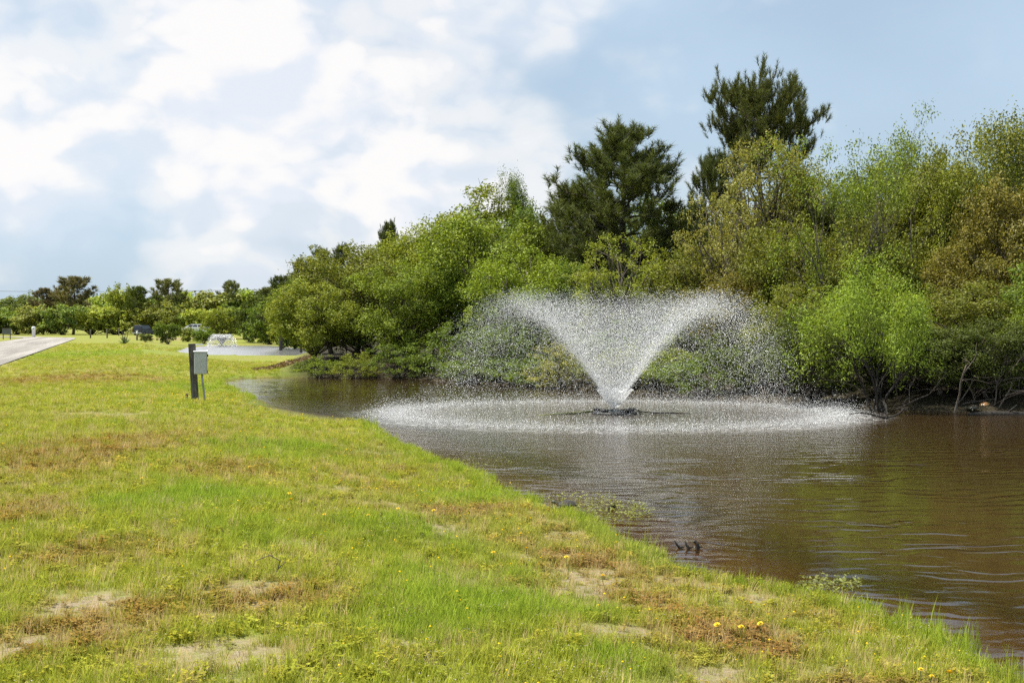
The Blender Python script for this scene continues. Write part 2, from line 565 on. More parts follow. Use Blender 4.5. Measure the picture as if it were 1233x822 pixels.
# ------------------------------------------------------------------ water
def water_mat(name, fc, r_in, r_out, lead, chop, foam, rough=(0.03, 0.08)):
    m, t = new_mat(name)
    pos = t.n('ShaderNodeNewGeometry').outputs['Position']
    rel = t.n('ShaderNodeVectorMath', {'operation': 'SUBTRACT'}, i0=pos, i1=(fc[0], fc[1], WZ)).outputs[0]
    r = t.n('ShaderNodeVectorMath', {'operation': 'LENGTH'}, i0=rel).outputs['Value']
    warp = t.noise(pos, 0.45, 3.0)
    # ripples running out from the fountain
    ph = t.math('MULTIPLY', t.math('ADD', r, t.math('MULTIPLY', warp, 2.2)), 2 * math.pi / lead)
    ring = t.math('SINE', ph)
    ph2 = t.math('MULTIPLY', t.math('ADD', r, t.math('MULTIPLY', t.noise(pos, 0.9, 2.0), 1.5)), 2 * math.pi / (lead * 0.58))
    ring2 = t.math('SINE', ph2)
    amp = t.ramp(t.noise(pos, 0.5, 4.0), 0.35, 0.68, 0.10, 1.0)
    mps = t.n('ShaderNodeMapping', None, Vector=pos)
    mps.inputs['Scale'].default_value = (1.0, 1.0, 1.0)
    ch = t.noise(mps.outputs[0], 5.5, 5.0, 0.6, 0.4)
    ch2 = t.noise(mps.outputs[0], 1.6, 3.0, 0.5, 0.2)
    rough_zone = t.ramp(r, r_out + 1.0, r_out + 9.0, 1.0, 0.10)
    hgt = t.math('MULTIPLY', t.math('ADD', ring, t.math('MULTIPLY', ring2, 0.5)), t.math('MULTIPLY', amp, 0.0030))
    hgt = t.math('ADD', hgt, t.math('MULTIPLY', ch2, 0.009))
    hgt = t.math('ADD', hgt, t.math('MULTIPLY', ch, t.math('MULTIPLY', rough_zone, 0.016 * chop)))
    bump = t.n('ShaderNodeBump', None, Strength=1.0, Distance=1.0, Height=hgt)
    dep = t.n('ShaderNodeAttribute', {'attribute_name': 'depth'}).outputs['Fac']
    murk = t.n('ShaderNodeBsdfDiffuse', None, Color=(0.040, 0.023, 0.008, 1))
    clear = t.n('ShaderNodeBsdfTransparent', None, Color=(0.85, 0.68, 0.48, 1))
    body = t.n('ShaderNodeMixShader', None, i0=t.ramp(dep, 0.0, 0.36, 0.25, 1.0), i1=clear.outputs[0], i2=murk.outputs[0])
    fr = t.n('ShaderNodeFresnel', None, IOR=1.25, Normal=bump.outputs[0])
    gl = t.n('ShaderNodeBsdfGlossy', None, Color=(0.95, 0.95, 0.95, 1), Roughness=t.n('ShaderNodeMapRange', None, i0=rough_zone, i1=0.1, i2=1.0, i3=rough[0], i4=rough[1]).outputs[0], Normal=bump.outputs[0])
    s = t.n('ShaderNodeMixShader', None, i0=fr.outputs[0], i1=body.outputs[0], i2=gl.outputs[0])
    # white bubbles where the spray comes down
    fn = t.noise(pos, 7.0, 8.0, 0.72)
    fn2 = t.noise(pos, 32.0, 4.0, 0.7)
    band = t.math('MULTIPLY', t.ramp(r, r_in - 1.8, r_in + 0.4), t.ramp(r, r_out, r_out + 0.9, 1.0, 0.0))
    inner = t.ramp(r, r_in - 1.0, r_in, 0.14, 0.0)
    fm = t.math('ADD', t.math('MULTIPLY', band, t.ramp(t.math('ADD', fn, t.math('MULTIPLY', fn2, 0.5)), 0.70, 1.15)), t.math('MULTIPLY', inner, t.ramp(fn2, 0.45, 0.62)))
    stray = t.math('MULTIPLY', t.ramp(fn2, 0.70, 0.76), t.ramp(r, r_out, r_out + 6, 0.5, 0.0))
    fm = t.math('MULTIPLY', t.math('ADD', fm, stray), foam, clamp=True)
    white = t.n('ShaderNodeBsdfDiffuse', None, Color=(0.78, 0.78, 0.76, 1))
    s = t.n('ShaderNodeMixShader', None, i0=fm, i1=s.outputs[0], i2=white.outputs[0])
    t.n('ShaderNodeOutputMaterial', None, Surface=s.outputs[0])
    return m


def water_sheet(name, poly, step, mat, label):
    x0, y0 = poly.min(0) - 2
    x1, y1 = poly.max(0) + 2
    ax, ay = np.arange(x0, x1, step), np.arange(y0, y1, step)
    X, Y = np.meshgrid(ax, ay)
    s = sdist(poly, X.ravel(), Y.ravel())
    n = len(ax)
    q = (np.arange(len(ay) - 1)[:, None] * n + np.arange(n - 1)[None, :]).ravel()
    q = q[s[q] < 1.6]
    quads = np.stack([q, q + 1, q + n + 1, q + n], 1)
    used, inv = np.unique(quads, return_inverse=True)
    vx, vy = X.ravel()[used], Y.ravel()[used]
    me = np_mesh(name, np.stack([vx, vy, np.full(len(used), WZ)], 1), inv.reshape(-1, 4), True)
    dep = np.clip(WZ - ground_h(vx, vy), 0, 3)
    a = me.attributes.new('depth', 'FLOAT', 'POINT')
    a.data.foreach_set('value', dep.astype(np.float32))
    return tag(link(name, me, None, mat), label, 'water', kind='structure')


water_sheet('pond_water', pond1, 0.4, water_mat('brown_water', FOUNT, 5.2, 6.1, 0.42, 1.0, 1.0), 'rippled brown pond water around the large fountain')
water_sheet('pond_water', pond2, 1.0, water_mat('far_water', FOUNT2, 1.0, 1.6, 0.5, 0.5, 0.6, (0.22, 0.22)), 'pale grey water of the small far pond')

# ------------------------------------------------------------------ road
m, t = new_mat('pale_asphalt')
pos = t.n('ShaderNodeNewGeometry').outputs['Position']
rd = Vector((-0.28, 1.0, 0)).normalized()
dot_a = t.n('ShaderNodeVectorMath', {'operation': 'DOT_PRODUCT'}, i0=pos, i1=(rd.y, -rd.x, 0)).outputs['Value']
dot_l = t.n('ShaderNodeVectorMath', {'operation': 'DOT_PRODUCT'}, i0=pos, i1=tuple(rd)).outputs['Value']
lane = t.n('ShaderNodeCombineXYZ', None, i0=dot_a, i1=t.math('MULTIPLY', dot_l, 0.03), i2=0.0).outputs[0]
n1 = t.noise(lane, 0.8, 5.0, 0.6)
n2 = t.noise(pos, 14.0, 6.0, 0.7)
c = t.mix(t.ramp(n1, 0.35, 0.65), (0.17, 0.15, 0.13), (0.35, 0.32, 0.28))
c = t.mix(t.ramp(n2, 0.3, 0.7, 0, 0.5), c, (0.26, 0.24, 0.21))
p = t.n('ShaderNodeBsdfPrincipled', None, Base_Color=c, Roughness=0.9)
t.n('ShaderNodeOutputMaterial', None, Surface=p.outputs[0])


def road_edge(y):
    return -21.7 - (y - 60) * 0.283


rows = [-40, -10, 20, 40, 60, 80, 100, 120, 140, 160, 180, 195, 205, 212]
vs, fs = [], []
for i, y in enumerate(rows):
    xr = road_edge(y) + (0.0 if y < 190 else -0.02 * (y - 190) ** 2)
    for k, o in enumerate((0.0, -2.3, -4.7, -7.0)):
        vs.append((xr + o, y, 0.05 + (0.05 if k in (1, 2) else 0.0)))
    if i:
        a = (i - 1) * 4
        fs += [(a + k, a + k + 1, a + k + 5, a + k + 4) for k in range(3)]
road = MB().add(vs, fs).build('road', m, None, True)
tag(road, 'pale worn road curving away toward the far hedge', 'road', kind='structure')

# ------------------------------------------------------------------ foliage builders
def leaves(centers, normals, length, width, rg):
    """one diamond-shaped leaf per centre, lightly folded"""
    n = len(centers)
    nr = normals / (np.linalg.norm(normals, axis=1, keepdims=True) + 1e-9)
    u = rg.normal(size=(n, 3))
    u -= nr * (u * nr).sum(1, keepdims=True)
    u /= np.linalg.norm(u, axis=1, keepdims=True) + 1e-9
    w = np.cross(nr, u)
    L = (length * rg.uniform(0.65, 1.3, n))[:, None]
    Wd = (width * rg.uniform(0.7, 1.25, n))[:, None]
    dr = np.array([[0, 0, -0.15]]) * L
    v = np.stack([centers - u * L * 0.5, centers + w * Wd * 0.5 + nr * L * 0.08, centers + u * L * 0.5 + dr, centers - w * Wd * 0.5 + nr * L * 0.08], 1)
    return v.reshape(-1, 3)


def leaf_mesh(name, v):
    return np_mesh(name, v, np.arange(len(v)).reshape(-1, 4))


def ball(rg, n, lo=0.0):
    p = rg.normal(size=(n, 3))
    p /= np.linalg.norm(p, axis=1, keepdims=True)
    return p * (rg.uniform(lo ** 3, 1, n) ** (1 / 3))[:, None]


def bend(a, b, n, rg, sag=0.12):
    a, b = np.array(a, float), np.array(b, float)
    L = np.linalg.norm(b - a)
    k = rg.normal(size=3) * sag * L
    k[2] = abs(k[2]) * 0.6
    ts = np.linspace(0, 1, n)
    return [a + (b - a) * t_ + k * math.sin(math.pi * t_) for t_ in ts]


def broadleaf(seed, H=6.0, Wd=5.0, base=0.12, nclump=60, per=320, leaf=(0.10, 0.055), clump=(0.38, 0.85), shrub=False, gap=0.0, droop=0.0):
    """returns (trunk mesh, crown mesh); stands at the origin"""
    rg = np.random.default_rng(seed)
    cz0 = H * base
    ctr = np.array([0, 0, cz0 + (H - cz0) * 0.5])
    rad = np.array([Wd / 2, Wd / 2, (H - cz0) / 2])
    pts = []
    lob = rg.uniform(0, 6.28, 6)
    while len(pts) < nclump:
        p = ball(rg, 1, 0.25)[0]
        az = math.atan2(p[1], p[0])
        k = 1 + 0.16 * math.sin(2 * az + lob[0]) + 0.13 * math.sin(3 * az + 3 * p[2] + lob[1]) + 0.10 * math.sin(5 * p[2] + lob[2])
        if shrub and p[2] < -0.2:
            k *= 1.12
        elif p[2] < -0.35:
            k *= 0.88
        cr = rg.uniform(*clump)
        q = ctr + p * (rad - cr * 0.55) * k
        if q[2] < cr * 0.5:
            q[2] = cr * 0.5 + 0.1
        pts.append((q, cr))
    out_c, out_n = [], []
    for q, cr in pts:
        n = int(per * (cr / 0.6) ** 2 * rg.uniform(0.6, 1.2))
        # sub-sprays inside a clump, so that light and dark break it up
        ns = max(4, int(n / 28))
        sub = ball(rg, ns, 0.35) * np.array([1.0, 1.0, 0.72]) * cr
        pick = rg.integers(0, ns, n)
        off = rg.normal(size=(n, 3)) * cr * 0.17
        c_ = q + sub[pick] + off
        c_[:, 2] -= droop * rg.uniform(0, 1, n) * cr
        nn = sub[pick] / cr * 0.7 + off / cr * 1.2 + rg.normal(size=(n, 3)) * 0.75 + np.array([-0.10, -0.05, 0.34])
        out_c.append(c_)
        out_n.append(nn)
    c_ = np.concatenate(out_c)
    n_ = np.concatenate(out_n)
    keep = c_[:, 2] > 0.03
    crown = leaf_mesh('crown', leaves(c_[keep], n_[keep], leaf[0], leaf[1], rg))
    mb = MB()
    r0 = 0.03 * H ** 0.8
    if shrub:
        mb.ellipsoid((0, 0, 0), (Wd * 0.05, Wd * 0.05, 0.16), 8, 6)
        for q, cr in pts[::2]:
            s = rg.uniform(-1, 1, 2) * Wd * 0.025
            mb.tube(bend((s[0], s[1], -0.15), q, 5, rg), np.linspace(r0 * 0.4, 0.008, 5), 4)
    else:
        top = np.array([rg.normal() * 0.25, rg.normal() * 0.25, H * 0.78])
        tr = bend((0, 0, -0.2), top, 9, rg, 0.05)
        mb.tube(tr, np.linspace(r0, r0 * 0.15, 9), 7)
        for q, cr in pts:
            k = int(np.clip((q[2] / H - 0.30) * 9, 1, 7))
            mb.tube(bend(tr[k], q, 5, rg), np.linspace(r0 * 0.32, 0.008, 5), 4)
    for q, cr in pts[::4]:
        for _ in range(3):
            e = q + ball(rg, 1, 0.8)[0] * cr * 1.15
            mb.tube([q, (q + e) / 2 + rg.normal(size=3) * 0.05, e], [0.012, 0.009, 0.004], 3)
    return mb.mesh('trunk'), crown


def ramify(rg, start, dirv, length, radius, depth, mb, tips, spread=0.55, up=0.12, shrink=0.72, segs=4, kids=(2, 3)):
    """a branch that forks and forks again"""
    p = np.array(start, float)
    d = np.array(dirv, float)
    d /= np.linalg.norm(d)
    path, rr = [p.copy()], [radius]
    for i in range(segs):
        d = d + rg.normal(size=3) * 0.16 + np.array([0, 0, up * 0.4])
        d /= np.linalg.norm(d)
        p = p + d * length / segs
        path.append(p.copy())
        rr.append(radius * (1 - 0.35 * (i + 1) / segs))
    mb.tube(path, rr, 6 if depth > 2 else (4 if depth > 1 else 3), cap=False)
    tips.append((p.copy(), d.copy(), depth))
    if depth <= 0:
        return
    for _ in range(rg.integers(kids[0], kids[1] + 1)):
        k = rg.integers(2, len(path))
        nd = d + rg.normal(size=3) * spread + np.array([0, 0, up])
        ramify(rg, path[k], nd, length * shrink * rg.uniform(0.75, 1.15), rr[k] * 0.68, depth - 1, mb, tips, spread, up, shrink, max(2, segs - 1), kids)


def twiggy(seed, H=6.0, stems=3, depth=4, leafed=0.5, per=30, leaf=(0.10, 0.05), spread=0.5, up=0.16, kids=(2, 3), cl=0.28, lean=(0, 0), low=0.0, thick=0.014):
    rg = np.random.default_rng(seed)
    mb, tips = MB(), []
    mb.ellipsoid((0, 0, 0), (0.26, 0.26, 0.22), 8, 6)
    for s in range(stems):
        a = rg.uniform(0, 6.28)
        ramify(rg, (0.15 * math.cos(a), 0.15 * math.sin(a), -0.2), (0.35 * math.cos(a) + lean[0], 0.35 * math.sin(a) + lean[1], 1.0), H * 0.36, thick * H, depth, mb, tips, spread, up, 0.72, 5, kids)
    cs, ns = [], []
    for p, d, dep in tips:
        if dep <= 1 and rg.random() < leafed:
            n = int(per * rg.uniform(0.5, 1.4))
            o = rg.normal(size=(n, 3)) * cl
            cs.append(p + o * 0.8)
            ns.append(o + rg.normal(size=(n, 3)) * 0.3 + np.array([0, 0, 0.25]))
    c_ = np.concatenate(cs)
    n_ = np.concatenate(ns)
    k_ = c_[:, 2] > low * H * (1 + 0.35 * np.sin(2.1 * c_[:, 0] + 1.3) + 0.25 * np.sin(3.7 * c_[:, 1]) + 0.22 * rg.normal(size=len(c_)))
    c_, n_ = c_[k_], n_[k_]
    return mb.mesh('trunk'), leaf_mesh('crown', leaves(c_, n_, leaf[0], leaf[1], rg))


def pine(seed, H=10.0, Wd=5.0, start=0.45, nbr=46, shape='cone', needles=48, lean=0.0, tuft=0.24, width=0.009, dens=1.0):
    """long-needled pine: rising limbs carrying brushes of needles that turn upward"""
    rg = np.random.default_rng(seed)
    mb = MB()
    top = np.array([lean, lean * 0.3, H * 0.97])
    tr = bend((0, 0, -0.3), top, 14, rg, 0.02)
    mb.tube(tr, np.linspace(0.019 * H, 0.025, 14), 8)
    tufts = []
    lobes = rg.uniform(0, 6.28, 4)
    for i in range(nbr):
        f = start + (1 - start) * ((i + rg.uniform(0, 0.9)) / nbr)
        k = min(12.99, f * 13)
        b0 = tr[int(k)] + (tr[int(k) + 1] - tr[int(k)]) * (k - int(k))
        g = (f - start) / (1 - start)
        if shape == 'umbrella':
            prof = math.sqrt(max(0.04, 1 - ((g - 0.40) / 0.63) ** 2)) * 1.1
        else:
            prof = (1 - g) ** 0.62 * (0.7 + 0.3 * min(1, g * 3)) + 0.10
        az = i * 2.4 + rg.normal() * 0.5
        prof *= 1 + 0.12 * math.sin(2 * az + lobes[0]) + 0.12 * math.sin(az * 3 + 5 * g + lobes[1])
        L = Wd / 2 * prof * rg.uniform(0.72, 1.06)
        dv = np.array([math.cos(az), math.sin(az), 0.28 + (0.32 if shape == 'umbrella' else 0.8) * g + rg.normal() * 0.2])
        dv /= np.linalg.norm(dv)
        path = []
        for s in np.linspace(0, 1, 6):
            path.append(b0 + dv * L * s + np.array([0, 0, (s ** 2) * L * 0.20 - 0.12 * L * s]) + rg.normal(size=3) * 0.04 * L * (s > 0))
        mb.tube(path, np.linspace(0.011 * H ** 0.6 * (1.2 - 0.7 * g), 0.010, 6), 5)
        for j in range(int((6 + L * 9) * dens)):
            s = rg.uniform(0.22, 1.0) ** 0.75
            k = min(4.99, s * 5)
            q = path[int(k)] + (path[int(k) + 1] - path[int(k)]) * (k - int(k))
            sd = dv * 0.55 + rg.normal(size=3) * 0.6 + np.array([0, 0, 0.45])
            sd /= np.linalg.norm(sd)
            e = q + sd * rg.uniform(0.15, 0.75) * (1.25 - 0.5 * s) * min(1, L)
            mb.tube([q, e], [0.013, 0.008], 3, cap=False)
            sh = sd * 0.6 + np.array([0, 0, 0.9])
            tufts.append((e, sh / np.linalg.norm(sh)))
            if rg.random() < 0.55:
                e2 = (q + e) / 2 + rg.normal(size=3) * 0.12
                tufts.append((e2, sh / np.linalg.norm(sh)))
        tufts.append((path[-1], (dv + np.array([0, 0, 1.2])) / np.linalg.norm(dv + np.array([0, 0, 1.2]))))
    tufts.append((top, np.array([0, 0, 1.0])))
    P = np.repeat(np.array([a for a, b in tufts]), needles, 0)
    D = np.repeat(np.array([b for a, b in tufts]), needles, 0)
    N = len(P)
    along = rg.uniform(-0.25, 0.12, N)[:, None]
    sidev = rg.normal(size=(N, 3))
    sidev -= D * (sidev * D).sum(1, keepdims=True)
    sidev /= np.linalg.norm(sidev, axis=1, keepdims=True)
    nd = D * rg.uniform(0.25, 1.1, N)[:, None] + sidev * rg.uniform(0.2, 0.8, N)[:, None]
    nd /= np.linalg.norm(nd, axis=1, keepdims=True)
    Ln = (tuft * rg.uniform(0.7, 1.2, N))[:, None]
    b = P + D * along
    e = b + nd * Ln
    w = np.cross(nd, rg.normal(size=(N, 3)))
    w /= np.linalg.norm(w, axis=1, keepdims=True)
    w *= width
    v = np.stack([b - w, b + w, e], 1).reshape(-1, 3)
    crown = np_mesh('crown', v, np.arange(len(v)).reshape(-1, 3))
    return mb.mesh('trunk'), crown


KIND = {}


def reg(key, H, Wd, meshes, leafmat=M_LEAF, bark=M_BARK):
    for me, mm in zip(meshes, (bark, leafmat)):
        me.materials.append(mm)
    meshes[0].polygons.foreach_set('use_smooth', np.ones(len(meshes[0].polygons), dtype=bool))
    # true extents, so that a tree can be scaled to the size it has in the picture
    co = np.empty(len(meshes[1].vertices) * 3, np.float32)
    meshes[1].vertices.foreach_get('co', co)
    co = co.reshape(-1, 3)
    KIND[key] = (float(np.percentile(co[:, 2], 99.7)), float(np.percentile(co[:, 0], 98.5) - np.percentile(co[:, 0], 1.5)), meshes)


for i in range(4):
    reg('round%d' % i, 6, 5, broadleaf(100 + i, 6.0, 5.2, 0.02, 80, 400, leaf=(0.11, 0.06)))
for i in range(3):
    reg('shrub%d' % i, 2.6, 3.2, broadleaf(200 + i, 2.8, 3.4, 0.0, 44, 300, leaf=(0.085, 0.05), clump=(0.28, 0.55), shrub=True))
for i in range(2):
    reg('tall%d' % i, 8, 4, broadleaf(300 + i, 8.0, 4.2, 0.30, 64, 330, leaf=(0.12, 0.065), clump=(0.35, 0.75)))
for i in range(2):
    reg('airy%d' % i, 7, 5, broadleaf(400 + i, 7.0, 5.2, 0.06, 120, 210, leaf=(0.10, 0.05), clump=(0.30, 0.7)))
reg('willow', 5, 5, twiggy(500, 5.0, 5, 4, 1.0, 46, leaf=(0.12, 0.028), spread=0.6, up=0.10, kids=(3, 3), cl=0.22, low=0.24, thick=0.008), bark=M_WETWOOD)
reg('twiggy', 7, 4, twiggy(510, 7.0, 4, 5, 0.30, 16, leaf=(0.09, 0.05), spread=0.5, up=0.12, kids=(2, 3), cl=0.16))
reg('leaning', 7, 4, twiggy(531, 8.0, 2, 5, 0.55, 26, leaf=(0.10, 0.055), spread=0.40, up=0.20, kids=(3, 3), cl=0.20, lean=(-0.2, 0), thick=0.013))
for i, sd in enumerate((532, 533, 534)):
    reg('slender%d' % i, 8, 4, twiggy(sd, 8.0, 2, 5, 0.85, 42, leaf=(0.10, 0.055), spread=0.42, up=0.20, kids=(3, 3), cl=0.24, thick=0.012))
reg('pine0', 10, 5, pine(601, 10, 5.6, 0.40, 66, 'cone', dens=0.8), M_NEEDLE)
reg('pine1', 11.5, 5, pine(602, 11.5, 6.0, 0.69, 54, 'umbrella', lean=0.9, dens=0.85), M_NEEDLE)
reg('pine2', 9, 4, pine(603, 9, 4.2, 0.38, 54, 'cone', dens=0.72), M_NEEDLE)
for i in range(3):
    reg('far%d' % i, 5, 6, broadleaf(700 + i, 5.0, 6.4, 0.0, 46, 110, leaf=(0.26, 0.17), clump=(0.5, 1.1), shrub=True))
reg('farpine', 9, 6, pine(750, 9, 6.4, 0.45, 34, 'cone', 12, tuft=0.5, width=0.04, dens=0.5), M_NEEDLE)

LK = 1.14
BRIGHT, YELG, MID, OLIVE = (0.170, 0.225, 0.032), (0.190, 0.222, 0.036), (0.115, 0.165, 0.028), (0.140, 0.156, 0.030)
BROWNO, PALE, DARK, PINEC = (0.150, 0.136, 0.032), (0.240, 0.238, 0.078), (0.075, 0.100, 0.022), (0.088, 0.108, 0.036)  # DARK serves dark foliage and also painted shade on bank plants


def plant(name, cat, kind, label, px, top, wpx, d, colour, group=None, rz=None, depth_scale=None):
    """a tree whose crown stands d metres away, centred over pixel column px, as tall and wide as the photograph shows it"""
    H0, W0, (tm, cm) = KIND[kind]
    x, y = (px - 616.5) / F * d, d
    z = gz(x, y)
    h = CAMZ + (HOR - top) / F * d - z
    w = wpx / F * d
    root = empty(name, (x, y, z), random.uniform(0, 6.28) if rz is None else rz)
    s = w / W0
    root.scale = (s, s * (depth_scale or 1.0), h / H0)
    tr = link('trunk', tm, root)
    cr = link('crown', cm, root)
    k = LK * random.uniform(0.9, 1.1)
    cr.color = (colour[0] * k, colour[1] * k, colour[2] * k * 0.78, 1)
    tr.color = (1, 1, 1, 1)
    tag(root, label, cat, group)
    return root


WOOD = 'trees and shrubs of the wood along the far bank'
T, S = 'broadleaf_tree', 'shrub'
# name, kind, label, px, top, width, distance, colour
for a in [
    # left end of the wood, front
    (S, 'shrub0', 'low bright shrub at the tip of the wood, touching the sandy waterline', 385, 427, 48, 59.5, BRIGHT),
    (S, 'shrub1', 'low leafy shrub at the waterline just right of the wood tip', 428, 424, 62, 59, YELG),
    (S, 'shrub2', 'dark green shrub at the waterline under the rounded left trees', 480, 412, 70, 58.5, MID),
    (T, 'round0', 'rounded yellow-green tree forming the left corner of the wood', 378, 338, 96, 62.5, YELG),
    (T, 'round1', 'tall rounded tree above the left corner tree of the wood', 428, 296, 130, 66, OLIVE),
    (T, 'round2', 'green rounded tree right above the dark waterline shrub', 492, 318, 120, 61.5, BRIGHT),
    (T, 'round3', 'domed tree with pale bare twigs on its crown, upper left of the fountain', 505, 272, 130, 68, YELG),
    (T, 'round0', 'broad sunlit bright green tree directly left above the spray', 578, 262, 150, 63, BRIGHT),
    (T, 'round2', 'fresh green tree behind the left arm of the spray', 632, 302, 130, 57, BRIGHT),
    (S, 'shrub1', 'leafy shrub at the waterline behind the falling left spray', 540, 385, 90, 57.5, MID),
    (S, 'shrub0', 'tall shrub half veiled by the left arc of droplets', 606, 372, 90, 55, MID),
    (T, 'tall0', 'tall sunlit leafy tree standing out over the left skyline', 578, 226, 110, 75, YELG),
    (T, 'slender0', 'slender-topped green tree between the sunlit crown and the dark pines', 634, 208, 80, 74, MID),
    # middle
    (T, 'airy0', 'loose light green tree with visible limbs right above the spray', 742, 286, 140, 53, YELG),
    (T, 'round1', 'green tree below the broad dark pine, above the spray centre', 700, 318, 110, 56, MID),
    (T, 'round3', 'olive green tree right of the spray top', 832, 296, 130, 52, OLIVE),
    (T, 'airy1', 'pale loose tree with blossom-like leaves under the tallest pine', 915, 168, 120, 55, PALE),
    (T, 'airy0', 'pale olive loose tree in front of the tallest pine trunk', 880, 236, 130, 51, PALE),
    (T, 'round2', 'olive tree left above the bright willow', 960, 262, 130, 47, OLIVE),
    (S, 'shrub2', 'pale green shrub low behind the left arm of the spray', 672, 412, 74, 50, PALE),
    (S, 'shrub0', 'pale yellow-green shrub low behind the right arm of the spray', 790, 405, 112, 47, YELG),
    (S, 'shrub1', 'dark green shrub low behind the falling right spray', 888, 398, 110, 43.5, DARK),
    (T, 'round0', 'dry reddish green tree behind the right arc of droplets', 886, 330, 100, 47.5, BROWNO),
    (T, 'round1', 'dark olive tree between the spray and the bright willow', 952, 345, 100, 42.5, OLIVE),
    # right
    (T, 'round3', 'olive green tree filling the slope above the bright willow', 1050, 278, 140, 45, OLIVE),
    (T, 'twiggy', 'grey twiggy half-bare tree behind the olive trees', 1098, 190, 150, 48, OLIVE),
    (T, 'slender1', 'olive brown tree with a fresh green top at the upper right', 1142, 143, 150, 47, OLIVE),
    (T, 'slender2', 'yellow-green tree peeking out beside the olive brown tree', 1190, 172, 130, 48, YELG),
    (T, 'round0', 'brownish olive tree high at the right picture edge', 1216, 222, 130, 43, BROWNO),
    (T, 'round2', 'rust-tinged tree mid height at the right picture edge', 1178, 288, 130, 42, BROWNO),
    (T, 'round1', 'olive tree right of the bright willow', 1168, 340, 130, 39.5, OLIVE),
    (S, 'round3', 'bright green tree overhanging the water at the right picture edge', 1232, 372, 84, 38, BRIGHT),
    (T, 'round0', 'olive tree on the skyline right of the half-bare leaning tree', 1074, 238, 120, 50, OLIVE),
    (T, 'round2', 'leafy olive tree filling the skyline left of the yellow-green tree', 1136, 188, 130, 50, OLIVE),
    (T, 'round1', 'green tree on the skyline at the right picture edge', 1222, 196, 120, 49, MID),
    (T, 'round3', 'olive tree on the skyline between the tallest pine and the leaning tree', 1000, 250, 120, 54, OLIVE),
    (S, 'shrub0', 'leafy shrub bending over the water behind the right arm of the spray', 842, 425, 90, 43.6, MID),
    (S, 'shrub2', 'leafy shrub bending over the water behind the spray centre', 735, 428, 100, 47.6, OLIVE),
    (T, 'round1', 'shady olive tree reaching out over the water left of the willow', 980, 372, 110, 38.9, DARK),  # these bank trees carry the shade around the willow in a darkened leaf colour
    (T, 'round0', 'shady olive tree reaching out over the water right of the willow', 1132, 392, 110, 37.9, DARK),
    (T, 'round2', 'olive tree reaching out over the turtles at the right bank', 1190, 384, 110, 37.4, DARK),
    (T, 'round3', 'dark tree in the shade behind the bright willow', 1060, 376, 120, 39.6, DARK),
    (T, 'slender0', 'loose olive tree closing the skyline right of the tallest pine', 990, 190, 150, 53, OLIVE),
    (T, 'airy0', 'broad olive tree closing the skyline behind the leaning tree', 1050, 204, 150, 52, OLIVE),
    (T, 'slender2', 'loose green tree on the skyline left of the olive brown tree', 1104, 168, 150, 51, MID),
    (T, 'round0', 'green bank tree just past the right picture edge', 1300, 300, 150, 38, MID),
    (T, 'round1', 'olive bank tree farther past the right picture edge', 1400, 280, 170, 37.5, OLIVE),
    (T, 'round2', 'farthest bank tree past the right picture edge', 1510, 290, 190, 37, MID),
    (S, 'shrub1', 'green shrub bending over the water left behind the spray', 640, 428, 90, 51.4, MID),
    (S, 'shrub0', 'green shrub bending over the water below the fresh green tree', 565, 425, 90, 54.4, MID),
]:
    plant(a[0], 'tree' if a[0] == T else 'shrub', *a[1:], group=WOOD)
plant('willow_tree', 'tree', 'willow', 'bright green feathery willow leaning over the water at right', 1060, 300, 158, 36.6, (0.205, 0.285, 0.042), WOOD)
plant('leaning_tree', 'tree', 'leaning', 'half-bare dark-limbed tree with sparse fresh leaves against the sky', 1045, 138, 180, 44.5, BRIGHT, WOOD, rz=0.2)
PN = 'pines of the wood along the far bank'
for a in [('pine0', 'broad dark pine with upright shoots left of the tallest pine', 756, 152, 150, 60, PINEC),
          ('pine1', 'tallest pine with an umbrella crown above the wood', 922, 82, 128, 60, (0.105, 0.120, 0.036)),
          ('pine2', 'smaller dark pine between the broad pine and the tallest pine', 858, 184, 84, 58, PINEC),
          ('pine2', 'dark pine with hanging boughs left of the broad pine', 690, 222, 112, 62, (0.10, 0.115, 0.03)),
          ('pine0', 'small pine tip peeking over the left skyline of the wood', 469, 267, 34, 84, PINEC),
          ('pine2', 'dark pine behind the left shoulder of the wood', 412, 294, 44, 100, PINEC),
          ('pine0', 'dark pine behind the wood, second down the left shoulder', 386, 300, 50, 108, PINEC),
          ('pine2', 'dark pine behind the wood, third down the left shoulder', 362, 312, 46, 116, PINEC),
          ('pine0', 'lowest dark pine at the left foot of the shoulder', 338, 332, 44, 126, PINEC)]:
    plant('pine_tree', 'pine', *a, group=PN)
# deeper rows that close the wood
deep = [(400, 330, 110), (470, 300, 120), (545, 280, 120), (640, 250, 120), (720, 270, 120), (800, 240, 130), (870, 250, 120), (950, 230, 120), (1020, 240, 120),
        (1090, 215, 120), (1160, 205, 120), (1230, 215, 120), (1320, 200, 160), (1420, 220, 160)]
for i, (px, top, w) in enumerate(deep):
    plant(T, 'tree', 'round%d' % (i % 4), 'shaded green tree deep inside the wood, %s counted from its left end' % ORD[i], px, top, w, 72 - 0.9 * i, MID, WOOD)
low = [(700, 390, 100, 52), (740, 380, 110, 51), (850, 372, 110, 48.5), (930, 400, 100, 43), (1000, 395, 110, 41), (1090, 400, 110, 40), (1150, 410, 110, 38.5), (1230, 420, 110, 38.2),
       (820, 425, 80, 45), (750, 425, 80, 47.5), (640, 420, 90, 52.5), (580, 420, 80, 54.5),
       (1330, 330, 160, 38), (560, 340, 120, 62), (440, 360, 110, 63.5)]
